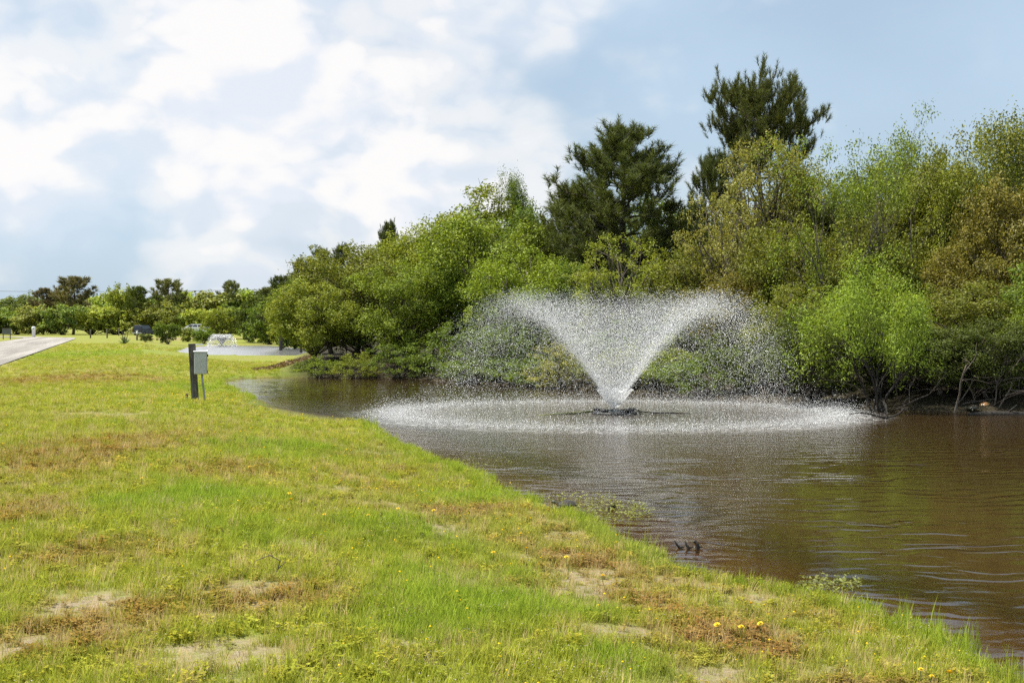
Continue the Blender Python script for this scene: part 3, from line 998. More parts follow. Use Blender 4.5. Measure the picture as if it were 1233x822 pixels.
for i, (px, top, w, d) in enumerate(sorted(low)):
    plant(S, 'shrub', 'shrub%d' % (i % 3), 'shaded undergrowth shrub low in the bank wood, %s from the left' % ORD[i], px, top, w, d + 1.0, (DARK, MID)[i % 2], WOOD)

# ------------------------------------------------------------------ far tree line
FARG = 'far tree line beyond the lawn'
far = []
for i in range(11):
    far.append((-40 + 36 * i + random.uniform(-8, 8), random.uniform(349, 358), random.uniform(62, 90), random.uniform(285, 305), 0))
for i in range(13):
    far.append((-45 + 30 * i + random.uniform(-6, 6), random.uniform(364, 378), random.uniform(46, 66), random.uniform(256, 268), 1))
cnt = [0, 0]
for (px, top, w, d, row) in far:
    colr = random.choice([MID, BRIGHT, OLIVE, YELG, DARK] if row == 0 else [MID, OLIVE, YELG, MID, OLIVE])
    if row == 1 and 205 < px < 250:
        d += 12
    lab = ('tall hazy green tree of the far line, %s from the left in the back row' if row == 0 else 'rounded green bush of the far hedge, %s from the left in the front row') % ORD[cnt[row]]
    cnt[row] += 1
    colr = tuple(q * 1.25 + 0.034 for q in colr)  # lift and pale offset paint distance haze into the leaf colour
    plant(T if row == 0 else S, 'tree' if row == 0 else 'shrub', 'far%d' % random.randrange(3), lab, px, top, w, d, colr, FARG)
for a in [('large dark brownish pine rising over the far tree line at left', 88, 332, 50, 268, (0.135, 0.125, 0.075)),  # most of these pine colours are lifted too, painting in the haze
          ('small dark pine left beside the large far pine', 52, 346, 30, 270, (0.14, 0.12, 0.075)),
          ('dark narrow pine right of the pale far treetop', 165, 344, 30, 258, DARK),
          ('pine with separate tiers of branches over the far line', 204, 335, 40, 275, (0.15, 0.16, 0.075)),
          ('small lone pine tip at the right of the far line', 279, 337, 26, 300, (0.15, 0.165, 0.08)),
          ('dark pine beside the left foot of the near wood', 322, 345, 34, 240, (0.14, 0.15, 0.06))]:
    plant('pine_tree', 'pine', 'farpine', *a, group='pines of the far tree line')
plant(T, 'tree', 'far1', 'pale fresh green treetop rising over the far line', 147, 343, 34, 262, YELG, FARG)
NP = 'bushes around the far pond'
for a in [('far0', 'round dark green bush left of the far pond', 202, 389, 30, 150, MID),
          ('far1', 'round bush left beside the far fountain', 246, 396, 26, 168, MID),
          ('far2', 'yellowish bush on the mound between the two cars', 226, 394, 20, 175, YELG),
          ('far0', 'tall dark bush right behind the far fountain', 300, 372, 46, 172, DARK),
          ('far1', 'sunny bush with a broad top behind the far fountain', 268, 371, 46, 185, YELG),
          ('far2', 'dense green tree beside the right end of the far pond', 324, 366, 52, 165, MID),
          ('far0', 'bright low bush at the right end of the far pond', 345, 396, 40, 150, YELG),
          ('far1', 'dark upright tree behind the right end of the far pond', 308, 352, 34, 190, DARK),
          ('far2', 'tree joining the far pond and the near wood', 356, 355, 50, 135, MID)]:
    plant(S, 'shrub', *a, group=NP)

# ------------------------------------------------------------------ fountains
M_FLOAT = plain('black_float', (0.025, 0.024, 0.022), 0.45, 0, 0.4, 12, 0.2)
M_STEEL = plain('dull_steel', (0.22, 0.22, 0.21), 0.4, 0.7)
M_ROPE = plain('mossy_rope', (0.10, 0.11, 0.03), 0.9, 0, 0.4, 20)
M_DARKROPE = plain('dark_rope', (0.045, 0.04, 0.03), 0.9, 0, 0.4, 20)
m, t = new_mat('water_drop')
df = t.n('ShaderNodeBsdfDiffuse', None, Color=(0.92, 0.93, 0.93, 1))
tr = t.n('ShaderNodeBsdfTranslucent', None, Color=(0.95, 0.96, 0.96, 1))
gl = t.n('ShaderNodeBsdfGlossy', None, Color=(1, 1, 1, 1), Roughness=0.25)
s_ = t.n('ShaderNodeMixShader', None, i0=0.5, i1=df.outputs[0], i2=tr.outputs[0])
s_ = t.n('ShaderNodeMixShader', None, i0=0.12, i1=s_.outputs[0], i2=gl.outputs[0])
t.n('ShaderNodeOutputMaterial', None, Surface=s_.outputs[0])
M_DROP = m


def drop_mesh(name, P, V, size, tet=False):
    """a small drop per point, drawn out a little along its path"""
    n = len(P)
    d = V / (np.linalg.norm(V, axis=1, keepdims=True) + 1e-9)
    a = np.cross(d, np.array([[0.3, 0.9, 0.2]]))
    a /= np.linalg.norm(a, axis=1, keepdims=True) + 1e-9
    b = np.cross(d, a)
    s = size[:, None]
    if tet:
        v = np.stack([P - d * s * 1.9, P + a * s + d * s * 0.5, P - a * s * 0.5 + b * s * 0.87 + d * s * 0.5, P - a * s * 0.5 - b * s * 0.87 + d * s * 0.5], 1).reshape(-1, 3)
        f = np.array([[0, 2, 1], [0, 3, 2], [0, 1, 3], [1, 2, 3]])[None]
        return np_mesh(name, v, (np.arange(n)[:, None, None] * 4 + f).reshape(-1, 3), True)
    v = np.stack([P - d * s * 1.35, P + a * s, P + b * s, P - a * s, P - b * s, P + d * s * 1.35], 1).reshape(-1, 3)
    o = np.arange(n)[:, None, None] * 6
    f = np.array([[0, 2, 1], [0, 3, 2], [0, 4, 3], [0, 1, 4], [5, 1, 2], [5, 2, 3], [5, 3, 4], [5, 4, 1]])[None]
    return np_mesh(name, v, (o + f).reshape(-1, 3), True)


DRAG = 1.0


def spray(seed, n, vx, vy, size, jet, z0=0.12, wind=0.0):
    rg = np.random.default_rng(seed)
    N = n + jet
    az = rg.uniform(0, 2 * math.pi, N)
    hx = rg.normal(vx, 0.085 * vx, N)
    hy = np.minimum(rg.normal(vy * 0.985, 0.045 * vy, N), vy * 1.06)
    fill = rg.random(N) < 0.13
    hx = np.where(fill, vx * rg.uniform(0.25, 1.0, N), hx)
    hy = np.where(fill, vy * rg.uniform(0.75, 1.0, N), hy)
    # air drag: straight, fast legs that slow down, then a steep fall
    kd = DRAG
    ta = np.log(1 + kd * hy / 9.8) / kd
    tl = ta * 2.28
    tt = rg.uniform(0.0, 1.0, N) * tl
    tt[n:] = rg.random(jet) * 0.26 * tl[n:]
    tt = np.where((tt < 0.015), 0.015, tt)
    ex = np.exp(-kd * tt)
    rr = 0.07 + hx / kd * (1 - ex)
    zz = z0 + (hy + 9.8 / kd) / kd * (1 - ex) - 9.8 * tt / kd
    turb = (0.015 + 0.10 * (tt / tl))[:, None] * vx / 6.0
    P = np.stack([rr * np.cos(az) + wind * tt ** 2, rr * np.sin(az), zz], 1) + rg.normal(size=(N, 3)) * turb
    V = np.stack([hx * ex * np.cos(az), hx * ex * np.sin(az), (hy + 9.8 / kd) * ex - 9.8 / kd], 1)
    keep = (P[:, 2] > 0.01) & ((tt < 1.05 * ta) | (rg.random(N) < 0.58))
    sz = size * rg.lognormal(-0.15, 0.35, N)
    return P[keep], V[keep], np.minimum(sz, size * 2.4)[keep]


def fountain(loc, k, seed, labels, n, jet, dsize, ring_n, ring_size, vx, vy, detail, reach):
    root = empty('fountain', (loc[0], loc[1], WZ))
    tag(root, labels[0], 'fountain')
    root.scale = (0.95, 0.95, 0.7)
    MB().lathe([(0.30 * k, -0.10), (0.52 * k, -0.08), (0.60 * k, 0.0), (0.58 * k, 0.07 * k), (0.46 * k, 0.10 * k), (0.16 * k, 0.08 * k)], seg=28).build('float', M_FLOAT, root, True)
    MB().lathe([(0.16 * k, 0.02), (0.16 * k, 0.11 * k), (0.12 * k, 0.13 * k), (0.10 * k, 0.20 * k), (0.075 * k, 0.21 * k), (0.07 * k, 0.14 * k)], seg=16).build('nozzle', M_STEEL, root, True)
    if detail:
        for a in (0.35, 2.75, 4.1, 5.4):
            c = (0.50 * math.cos(a), 0.50 * math.sin(a), 0.12)
            lamp = MB().lathe([(0.05, -0.04), (0.09, 0.0), (0.095, 0.05), (0.07, 0.075)], c, 12).build('lamp', M_FLOAT, root, True)
            MB().tube([(c[0], c[1], 0.08), (c[0] * 0.7, c[1] * 0.7, 0.16), (0.12 * math.cos(a), 0.12 * math.sin(a), 0.13)], 0.014, 6).build('bracket', M_FLOAT, lamp)
        MB().tube([(0.35, -0.3, 0.1), (0.45, -0.28, 0.18), (0.62, -0.2, 0.15), (0.66, -0.15, 0.0)], 0.022, 6).build('hose', M_FLOAT, root, True)
    rj = np.random.default_rng(seed + 5)
    jv, jf, SEG, ROW = [], [], 40, 16
    for i in range(ROW):
        tt = 0.008 + (0.075 if detail else 0.05) * i / (ROW - 1)
        for q in range(SEG):
            a = q * 2 * math.pi / SEG
            rr = 0.065 * k + vx * tt * (1 - 0.5 * tt) * (1.0 + 0.03 * rj.normal() * i / ROW)
            jv.append((rr * math.cos(a), rr * math.sin(a), 0.17 * k + vy * tt - 4.9 * tt * tt + rj.normal() * 0.008 * i / ROW))
        if i:
            for q in range(SEG):
                if rj.random() > 0.55 * (i / ROW) ** 2.0:
                    jf.append(((i - 1) * SEG + q, (i - 1) * SEG + (q + 1) % SEG, i * SEG + (q + 1) % SEG, i * SEG + q))
    MB().add(jv, jf).build('water_jet', M_DROP, root, True)
    P, V, sz = spray(seed, n, vx, vy, dsize, jet, 0.20 * k)
    o = link('fountain_spray', drop_mesh('fountain_spray', P, V, sz, True), None, M_DROP)
    o.location = (loc[0], loc[1], WZ)
    tag(o, labels[1], 'spray', kind='stuff')
    rg = np.random.default_rng(seed + 1)
    az = rg.uniform(0, 2 * math.pi, ring_n)
    r = rg.normal(reach * 0.97, 0.060 * reach, ring_n)
    inside = rg.random(ring_n) < 0.07
    r = np.where(inside, reach * np.sqrt(rg.uniform(0.05, 1, ring_n)), r)
    z = rg.exponential(0.07, ring_n) * np.exp(-((r - reach) / (0.2 * reach)) ** 2) * 1.5 + 0.004
    P = np.stack([r * np.cos(az), r * np.sin(az), z], 1)
    V = rg.normal(size=P.shape) * 0.4 + np.array([0, 0, 1.0])
    o = link('splash', drop_mesh('splash', P, V, ring_size * rg.lognormal(0.1, 0.4, ring_n), True), None, M_DROP)
    o.location = (loc[0], loc[1], WZ)
    tag(o, labels[2], 'splash', kind='stuff')


fountain(FOUNT, 1.0, 31, ('dark floating fountain head with nozzle in the near pond', 'white V-shaped spray of droplets rising over the near pond', 'ring of white splashes around the near fountain'),
         190000, 24000, 0.0051, 70000, 0.0034, 5.45, 8.95, True, 5.75)
fountain(FOUNT2, 0.9, 41, ('small floating fountain head in the far pond', 'small white dome of spray in the far pond', 'thin ring of splashes around the far fountain'),
         9000, 5000, 0.021, 1500, 0.014, 2.3, 5.1, False, 1.5)
fx0, fy0 = FOUNT
MB().tube([(fx0 - 0.55, fy0, WZ + 0.06), (fx0 - 0.9, fy0 - 0.1, WZ + 0.03), (fx0 - 1.4, fy0 - 0.3, WZ + 0.012), (fx0 - 1.95, fy0 - 0.6, WZ - 0.02)], 0.028, 6).build('mooring_rope', M_ROPE, None, True)
tag(bpy.data.objects['mooring_rope'], 'mossy green rope running left from the near fountain float', 'rope')
o = MB().tube([(fx0 + 0.55, fy0, WZ + 0.07), (fx0 + 1.0, fy0 + 0.05, WZ + 0.02), (fx0 + 1.5, fy0 + 0.1, WZ + 0.015), (fx0 + 2.1, fy0 + 0.1, WZ - 0.02)], 0.018, 6).build('mooring_rope', M_DARKROPE, None, True)
tag(o, 'thin dark rope running right from the near fountain float', 'rope')

# ------------------------------------------------------------------ electric control box on its post
M_POST = bark_material('weathered_timber', (0.045, 0.042, 0.038), (0.13, 0.12, 0.105))
M_BOX = plain('grey_enamel', (0.42, 0.43, 0.43), 0.35, 0.0, 0.08, 5, 0.0)
M_LID = plain('pale_enamel', (0.72, 0.73, 0.74), 0.4, 0.0, 0.06)
M_GALV = plain('galvanised_pipe', (0.30, 0.31, 0.32), 0.45, 0.6, 0.15, 14)
M_BLK = plain('black_plastic', (0.02, 0.02, 0.02), 0.4)
bx, by = at(235, 482, 0.0)
bz = gz(bx, by)
box = empty('control_box', (bx, by, bz), R(8))
tag(box, 'grey electric control box on a leaning weathered timber post in the lawn', 'utility box')
lean = Matrix.Rotation(R(-3.2), 3, 'Y')
post = MB().box((-0.035, 0, 0.63), (0.155, 0.14, 1.42), 0.008, lean).build('post', M_POST, box)
MB().box((-0.19, -0.02, 0.08), (0.05, 0.05, 0.24), 0.006).build('stub', M_POST, post)
cab = MB().box((0.13, -0.10, 0.90), (0.285, 0.17, 0.50), 0.010).build('cabinet', M_BOX, box)
MB().box((0.128, -0.191, 0.895), (0.255, 0.012, 0.455), 0.004).build('cabinet_door', M_BOX, cab)
MB().prism([(-0.215, 1.152), (0.005, 1.152), (0.005, 1.19), (-0.215, 1.165)], -0.03, 0.285, 'x').build('lid', M_LID, cab)
MB().box((0.285, -0.13, 1.07), (0.03, 0.05, 0.06), 0.006).build('latch', M_BLK, cab)
MB().box((0.28, -0.15, 0.70), (0.018, 0.03, 0.06), 0.004).build('hinge', M_BLK, cab)
MB().tube([(0.155, -0.10, 0.66), (0.175, -0.10, 0.45), (0.21, -0.09, 0.15), (0.225, -0.09, -0.12)], 0.022, 10).build('conduit', M_GALV, box, True)
MB().box((0.06, 0.02, 1.315), (0.26, 0.10, 0.022), 0.003).build('top_plate', M_LID, box)

# ------------------------------------------------------------------ far roadside things
M_WOOD = bark_material('fence_wood', (0.07, 0.06, 0.05), (0.17, 0.15, 0.12))
M_WHITE = plain('white_paint', (0.74, 0.75, 0.76), 0.5, 0, 0.08)
M_SIGN = plain('grey_board', (0.12, 0.125, 0.13), 0.6, 0, 0.2)
for i, (px, bpy_, hpx, lab) in enumerate([(109, 407, 10, 'dark fence post at the far end of the lawn, nearest the road'), (129, 407, 11, 'dark fence post left of the spiky yucca plant'),
                                           (143, 405, 9, 'thin fence post right behind the yucca plant'), (165, 409.5, 10, 'fence post with a white top in front of the dark parked car')]):
    x, y = at(px, bpy_, 0)
    h = hpx / F * y
    r = empty('fence_post', (x, y, gz(x, y)))
    tag(r, lab, 'post', 'fence posts at the end of the lawn')
    MB().lathe([(0.10, -0.2), (0.10, h * 0.5), (0.095, h - 0.03), (0.07, h)], seg=9).build('post', M_WOOD, r, True)
    MB().lathe([(0.108, h - 0.24 if i == 3 else h - 0.02), (0.108, h - 0.01), (0.04, h + 0.03)], seg=9).build('cap', M_WHITE if i == 3 else M_WOOD, r, True)
x, y = at(8, 408.5, 0)
r = empty('sign_board', (x, y, 0), 0.15)
tag(r, 'grey board on two legs standing beside the road at left', 'sign')
MB().box((0, 0, 0.98), (1.05, 0.05, 0.72), 0.01).build('board', M_SIGN, r)
MB().box((0, -0.03, 1.36), (1.13, 0.12, 0.05), 0.01).build('cap_rail', M_WOOD, r)
for sx in (-0.42, 0.42):
    MB().box((sx, 0.06, 0.55), (0.11, 0.06, 1.5), 0.01).build('leg', M_WOOD, r)
x, y = at(40.5, 406.5, 0)
r = empty('marker_post', (x, y, 0))
tag(r, 'white round-topped utility marker post beside the road', 'marker post')
MB().lathe([(0.24, -0.1), (0.24, 1.05), (0.27, 1.08), (0.27, 1.45), (0.24, 1.52), (0.12, 1.58)], seg=16).build('body', M_WHITE, r, True)
MB().box((0.02, -0.265, 1.27), (0.16, 0.02, 0.12), 0.004).build('dark_plate', M_SIGN, r)
MB().box((0.0, 0.0, 0.02), (0.7, 0.7, 0.12), 0.02).build('footing', M_SIGN, r)

# yucca with dry stalks
x, y = at(150, 414, 0)
r = empty('yucca_plant', (x, y, gz(x, y)))
tag(r, 'spiky yucca plant with dry upright stalks in the far lawn', 'plant')
rg = np.random.default_rng(91)
vs, fs = [], []
for k in range(70):
    a, e, L = rg.uniform(0, 6.28), rg.uniform(0.08, 1.3), rg.uniform(0.55, 0.95)
    d = np.array([math.cos(a) * math.cos(e), math.sin(a) * math.cos(e), math.sin(e)])
    w = np.cross(d, [0, 0, 1.0])
    w = w / (np.linalg.norm(w) + 1e-6) * 0.045
    b = d * 0.05
    mid = b + d * L * 0.6
    tip = b + d * L - np.array([0, 0, 0.10 * L])
    o = len(vs)
    vs += [b - w * 0.6, b + w * 0.6, mid + w, mid - w, tip]
    fs += [(o, o + 1, o + 2, o + 3), (o + 3, o + 2, o + 4)]
cr = MB().add(vs, fs).build('crown', M_LEAF, r)
cr.color = (0.11, 0.15, 0.08, 1)
for k, (sx, h) in enumerate(((-0.25, 1.35), (0.05, 1.1), (0.35, 1.5))):
    MB().tube([(sx * 0.3, 0, 0), (sx * 0.8, 0.03, h * 0.6), (sx, 0, h)], [0.03, 0.025, 0.012], 6).build('stalk', M_TWIG, r, True)
plant(S, 'shrub', 'far1', 'tiny dark bush in the lawn before the dark parked car', 175, 402, 16, 150, DARK)

# ------------------------------------------------------------------ parked cars
M_DARKCAR = plain('dark_car_paint', (0.028, 0.030, 0.036), 0.22, 0.2, 0.1)
M_WHITECAR = plain('white_car_paint', (0.66, 0.68, 0.70), 0.25, 0.0, 0.03)
M_GLASS = plain('tinted_glass', (0.015, 0.018, 0.02), 0.06, 0.0, 0.1, 3, 0, 0.8)
M_TYRE = plain('tyre_rubber', (0.018, 0.018, 0.018), 0.85)
M_RIM = plain('alloy_rim', (0.45, 0.45, 0.46), 0.3, 0.8)
M_RED = plain('tail_lamp_red', (0.12, 0.010, 0.010), 0.25)
M_HEAD = plain('head_lamp', (0.75, 0.77, 0.78), 0.12)
M_PLATE = plain('plate_white', (0.62, 0.62, 0.60), 0.5)


def car(name, label, loc, rz, paint, prof, cabin, width, wheels, wr, suv):
    """prof, cabin: side outlines (along y, nose at +y)"""
    r = empty(name, loc, rz)
    tag(r, label, 'car')
    hw = width / 2
    bm = bmesh.new()

    def solid(poly, w0, w1, zsplit):
        lo, hi = min(z for _, z in poly), max(z for _, z in poly)
        sides = []
        for sgn in (-1, 1):
            sides.append([bm.verts.new((sgn * (w0 + (w1 - w0) * ((z - lo) / (hi - lo))), y, z)) for y, z in poly])
        n = len(poly)
        bm.faces.new(sides[0])
        bm.faces.new(sides[1][::-1])
        for i in range(n):
            bm.faces.new((sides[0][i], sides[0][(i + 1) % n], sides[1][(i + 1) % n], sides[1][i]))
    solid(prof, hw, hw * 0.97, 0)
    solid(cabin, hw * 0.95, hw * 0.76, 0)
    bmesh.ops.recalc_face_normals(bm, faces=bm.faces)
    bmesh.ops.bevel(bm, geom=list(bm.edges), offset=0.045, segments=2, affect='EDGES')
    me = bpy.data.meshes.new('body')
    bm.to_mesh(me)
    bm.free()
    body = link('body', me, r, paint)
    lo, hi = min(z for _, z in cabin), max(z for _, z in cabin)
    ys = sorted(cabin, key=lambda p: p[1])
    top = [p for p in cabin if p[1] > hi - 0.12]
    bot = [p for p in cabin if p[1] < lo + 0.05]
    yt0, yt1 = min(p[0] for p in top), max(p[0] for p in top)
    yb0, yb1 = min(p[0] for p in bot), max(p[0] for p in bot)

    def pt(f, zf):                                  # on the cabin's side outline: f along, zf up
        return (yb0 + (yt0 - yb0) * zf) * (1 - f) + (yb1 + (yt1 - yb1) * zf) * f

    def wid(zf):
        return hw * 0.95 + (hw * 0.76 - hw * 0.95) * zf
    for sgn in (-1, 1):
        for f0, f1 in ((0.07, 0.34), (0.37, 0.64), (0.67, 0.93)):
            q = [(sgn * (wid(zf) + 0.008), pt(f, zf), lo + (hi - lo) * zf) for f, zf in ((f0, 0.18), (f1, 0.18), (f1, 0.84), (f0, 0.84))]
            q2 = [(a_ - sgn * 0.03, b_, c_) for a_, b_, c_ in q]
            MB().add(q + q2, [(0, 1, 2, 3), (4, 5, 6, 7), (0, 1, 5, 4), (1, 2, 6, 5), (2, 3, 7, 6), (3, 0, 4, 7)]).build('side_window', M_GLASS, r)
    for f, nm in ((0, 'rear_window'), (1, 'windscreen')):
        e = -0.012 if f == 0 else 0.012
        q = [(sx * wid(zf) * 0.86, pt(f, zf) + e, lo + (hi - lo) * zf) for sx, zf in ((-1, 0.2), (1, 0.2), (1, 0.86), (-1, 0.86))]
        q2 = [(a_, b_ - e * 3, c_) for a_, b_, c_ in q]
        MB().add(q + q2, [(0, 1, 2, 3), (4, 5, 6, 7), (0, 1, 5, 4), (1, 2, 6, 5), (2, 3, 7, 6), (3, 0, 4, 7)]).build(nm, M_GLASS, r)
    for yw in wheels:
        for sgn in (-1, 1):
            cx = sgn * (hw - 0.09)
            wh = MB().lathe([(wr * 0.62, -0.11), (wr * 0.94, -0.11), (wr, -0.07), (wr, 0.07), (wr * 0.94, 0.11), (wr * 0.62, 0.11)], (cx, yw, wr), 20, 'x').build('wheel', M_TYRE, r, True)
            MB().lathe([(wr * 0.1, -0.10), (wr * 0.61, -0.105), (wr * 0.61, 0.105), (wr * 0.1, 0.112)], (cx, yw, wr), 14, 'x').build('rim', M_RIM, wh)
    y0, y1 = min(p[0] for p in prof), max(p[0] for p in prof)
    zt = 0.95 if suv else 0.80
    for sgn in (-1, 1):
        MB().box((sgn * (hw - 0.10), y0 + 0.02, zt), (0.10, 0.10, 0.32 if suv else 0.18), 0.02).build('tail_light', M_RED, r)
        MB().box((sgn * (hw - 0.24), y1 - 0.04, zt - 0.12), (0.34, 0.12, 0.15), 0.03).build('headlight', M_HEAD, r)
        MB().box((sgn * (hw + 0.07), pt(0.86, 0.25), lo + 0.10), (0.18, 0.10, 0.14), 0.03).build('mirror', paint, r)
    MB().box((0, y0 - 0.015, 0.42), (width * 0.96, 0.14, 0.22), 0.04).build('rear_bumper', M_GALV if suv else paint, r)
    MB().box((0, y1 + 0.0, 0.40), (width * 0.94, 0.14, 0.24), 0.04).build('front_bumper', paint, r)
    MB().box((0, y0 - 0.012, 0.80), (0.42, 0.03, 0.16), 0.004).build('number_plate', M_PLATE, r)
    return r


sx_, sy_ = (173.5 - 616.5) / F * 243, 243
car('parked_car', 'dark sport utility car seen from behind at the far end of the lawn', (sx_, sy_, gz(sx_, sy_)), R(-16), M_DARKCAR,
    [(-2.25, 0.35), (2.25, 0.35), (2.3, 0.75), (2.15, 1.02), (1.0, 1.12), (-2.22, 1.12), (-2.3, 0.8)],
    [(-2.2, 1.08), (1.05, 1.08), (0.45, 1.72), (0.25, 1.78), (-1.9, 1.80), (-2.0, 1.74)], 1.85, (-1.4, 1.4), 0.37, True)
sx_, sy_ = (233 - 616.5) / F * 221, 221
car('parked_car', 'white car seen from its side, half hidden by bushes beyond the far pond', (sx_, sy_, gz(sx_, sy_)), R(84), M_WHITECAR,
    [(-2.25, 0.28), (2.2, 0.28), (2.28, 0.55), (2.1, 0.80), (0.95, 0.95), (-2.2, 0.98), (-2.28, 0.6)],
    [(-2.1, 0.94), (1.15, 0.94), (0.30, 1.40), (0.10, 1.45), (-1.35, 1.46), (-1.5, 1.42)], 1.75, (-1.35, 1.35), 0.32, False)

# ------------------------------------------------------------------ power line
M_WIRE = plain('wire', (0.06, 0.06, 0.065), 0.6)
poles = [(-165.0, 330.0), (-46.0, 340.0)]
tops = []
for i, (x, y) in enumerate(poles):
    r = empty('utility_pole', (x, y, 0))
    tag(r, ('wooden utility pole past the left end of the far tree line', 'wooden utility pole hidden behind the far pines')[i], 'utility pole', 'poles of the far power line')
    MB().lathe([(0.16, -0.5), (0.15, 5), (0.11, 11.2)], seg=10).build('pole', M_WOOD, r, True)
    MB().box((0, 0, 10.7), (0.12, 1.8, 0.12), 0.01).build('crossarm', M_WOOD, r)
    tops.append((x, y, 10.8))
for k, oy in enumerate((-0.8, 0.8)):
    path = []
    for i in range(17):
        f = i / 16
        path.append((tops[0][0] + (tops[1][0] - tops[0][0]) * f, tops[0][1] + oy + (tops[1][1] - tops[0][1]) * f, 10.85 - k * 1.2 * 0 - 4 * 1.1 * f * (1 - f)))
    o = MB().tube(path, 0.022, 5).build('power_line', M_WIRE, None, True)
    tag(o, ('nearer thin dark wire strung over the far tree line', 'farther thin dark wire strung over the far tree line')[k], 'wire', 'wires of the far power line')

# ------------------------------------------------------------------ shore: dead wood, turtles, stubs
rg = np.random.default_rng(77)
mb, tips = MB(), []
for i in range(46):
    px = rg.uniform(925, 1290)
    d = rg.uniform(36.0, 40.0) + (1000 - min(px, 1000)) * 0.05
    x = (px - 616.5) / F * d
    ramify(rg, (x, d, gz(x, d) - 0.1), (rg.normal() * 0.7, rg.normal() * 0.5 - 0.2, 0.9), rg.uniform(0.7, 1.5), 0.022, 3, mb, tips, 0.8, 0.02, 0.7, 4, (2, 3))
o = mb.build('dead_brush', M_TWIG, None, False)
tag(o, 'tangle of bare grey-brown twigs under the trees on the right bank', 'brush', kind='stuff')


def branch_thing(name, label, cat, px, py, z, dirs, length, rad, mat, seed, depth=3):
    rg = np.random.default_rng(seed)
    x, y = at(px, py, z)
    r = empty(name, (x, y, z))
    tag(r, label, cat)
    for i, dv in enumerate(dirs):
        mb, tips = MB(), []
        ramify(rg, (0, 0, 0), dv, length * (1 if i == 0 else 0.8), rad * (1 if i == 0 else 0.8), depth, mb, tips, 0.5, 0.0, 0.62, 5, (1, 2))
        mb.build('limb', mat, r, True)
    return r


branch_thing('fallen_branch', 'dark wet branch lying across the water under the willow', 'branch', 1068, 503, WZ + 0.03, [(-1, 0.1, 0.25), (1, 0.2, 0.2), (0.1, 0.2, 1.0)], 0.62, 0.035, M_WETWOOD, 5)
branch_thing('dead_limb', 'pale bare limb slanting down to the water left of the turtles', 'branch', 1150, 497, WZ, [(0.45, 0.15, 1.0)], 1.3, 0.03, M_TWIG, 8)
branch_thing('dead_limb', 'pale bare limb lying low above the turtles', 'branch', 1154, 489, WZ + 0.1, [(1.0, 0.1, 0.22)], 1.2, 0.03, M_TWIG, 12)
x, y = at(1190, 499, WZ)
lg = empty('sunken_log', (x, y, WZ))
tag(lg, 'dark half-sunken log under the two basking turtles', 'log')
MB().tube([(-0.5, 0, -0.03), (0.1, 0.05, 0.0), (0.9, 0.05, -0.01), (1.5, 0.1, -0.05)], [0.07, 0.09, 0.08, 0.05], 9).build('stem', M_WETWOOD, lg, True)
MB().tube([(0.5, 0.05, 0.03), (0.62, 0.0, 0.16), (0.72, 0.02, 0.24)], [0.03, 0.02, 0.01], 6).build('stub', M_WETWOOD, lg, True)

M_SHELL = plain('wet_shell', (0.05, 0.045, 0.03), 0.22, 0, 0.5, 30, 0.3)
M_SHELL2 = plain('ochre_shell', (0.30, 0.17, 0.07), 0.3, 0, 0.5, 30, 0.3)
M_SKIN = plain('turtle_skin', (0.05, 0.05, 0.025), 0.5, 0, 0.4, 30)
M_BLACK = plain('dark_shell', (0.03, 0.026, 0.02), 0.8, 0, 0.5, 40, 0.4)


def turtle(label, loc, rz, size, mat, tilt=0.0):
    r = empty('turtle', loc, rz)
    r.rotation_euler = (0, -tilt, rz)
    tag(r, label, 'turtle')
    s = size
    # body with neck, head, legs and tail as one skin
    b = MB().ellipsoid((0, 0, 0.12 * s), (0.44 * s, 0.34 * s, 0.10 * s), 18, 8)
    b.tube([(0.30 * s, 0, 0.14 * s), (0.46 * s, 0, 0.22 * s), (0.56 * s, 0, 0.28 * s), (0.66 * s, 0, 0.29 * s), (0.72 * s, 0, 0.27 * s)], [0.09 * s, 0.075 * s, 0.085 * s, 0.075 * s, 0.03 * s], 10)
    for lx, ly in ((0.26, 1), (0.26, -1), (-0.26, 1), (-0.26, -1)):
        b.tube([(lx * s * 0.8, ly * 0.20 * s, 0.12 * s), (lx * s * 1.15, ly * 0.36 * s, 0.08 * s), (lx * s * 1.45, ly * 0.42 * s, 0.015 * s)], [0.075 * s, 0.065 * s, 0.05 * s], 8)
    b.tube([(-0.40 * s, 0, 0.1 * s), (-0.52 * s, 0, 0.06 * s), (-0.60 * s, 0.02 * s, 0.03 * s)], [0.045 * s, 0.03 * s, 0.01 * s], 7)
    b.build('body', M_SKIN, r, True)
    MB().lathe([(0.40 * s, 0.10 * s), (0.47 * s, 0.13 * s), (0.42 * s, 0.22 * s), (0.30 * s, 0.31 * s), (0.15 * s, 0.36 * s), (0.02 * s, 0.375 * s)], (0, 0, 0), 22).build('shell', mat, r, True)
    return r


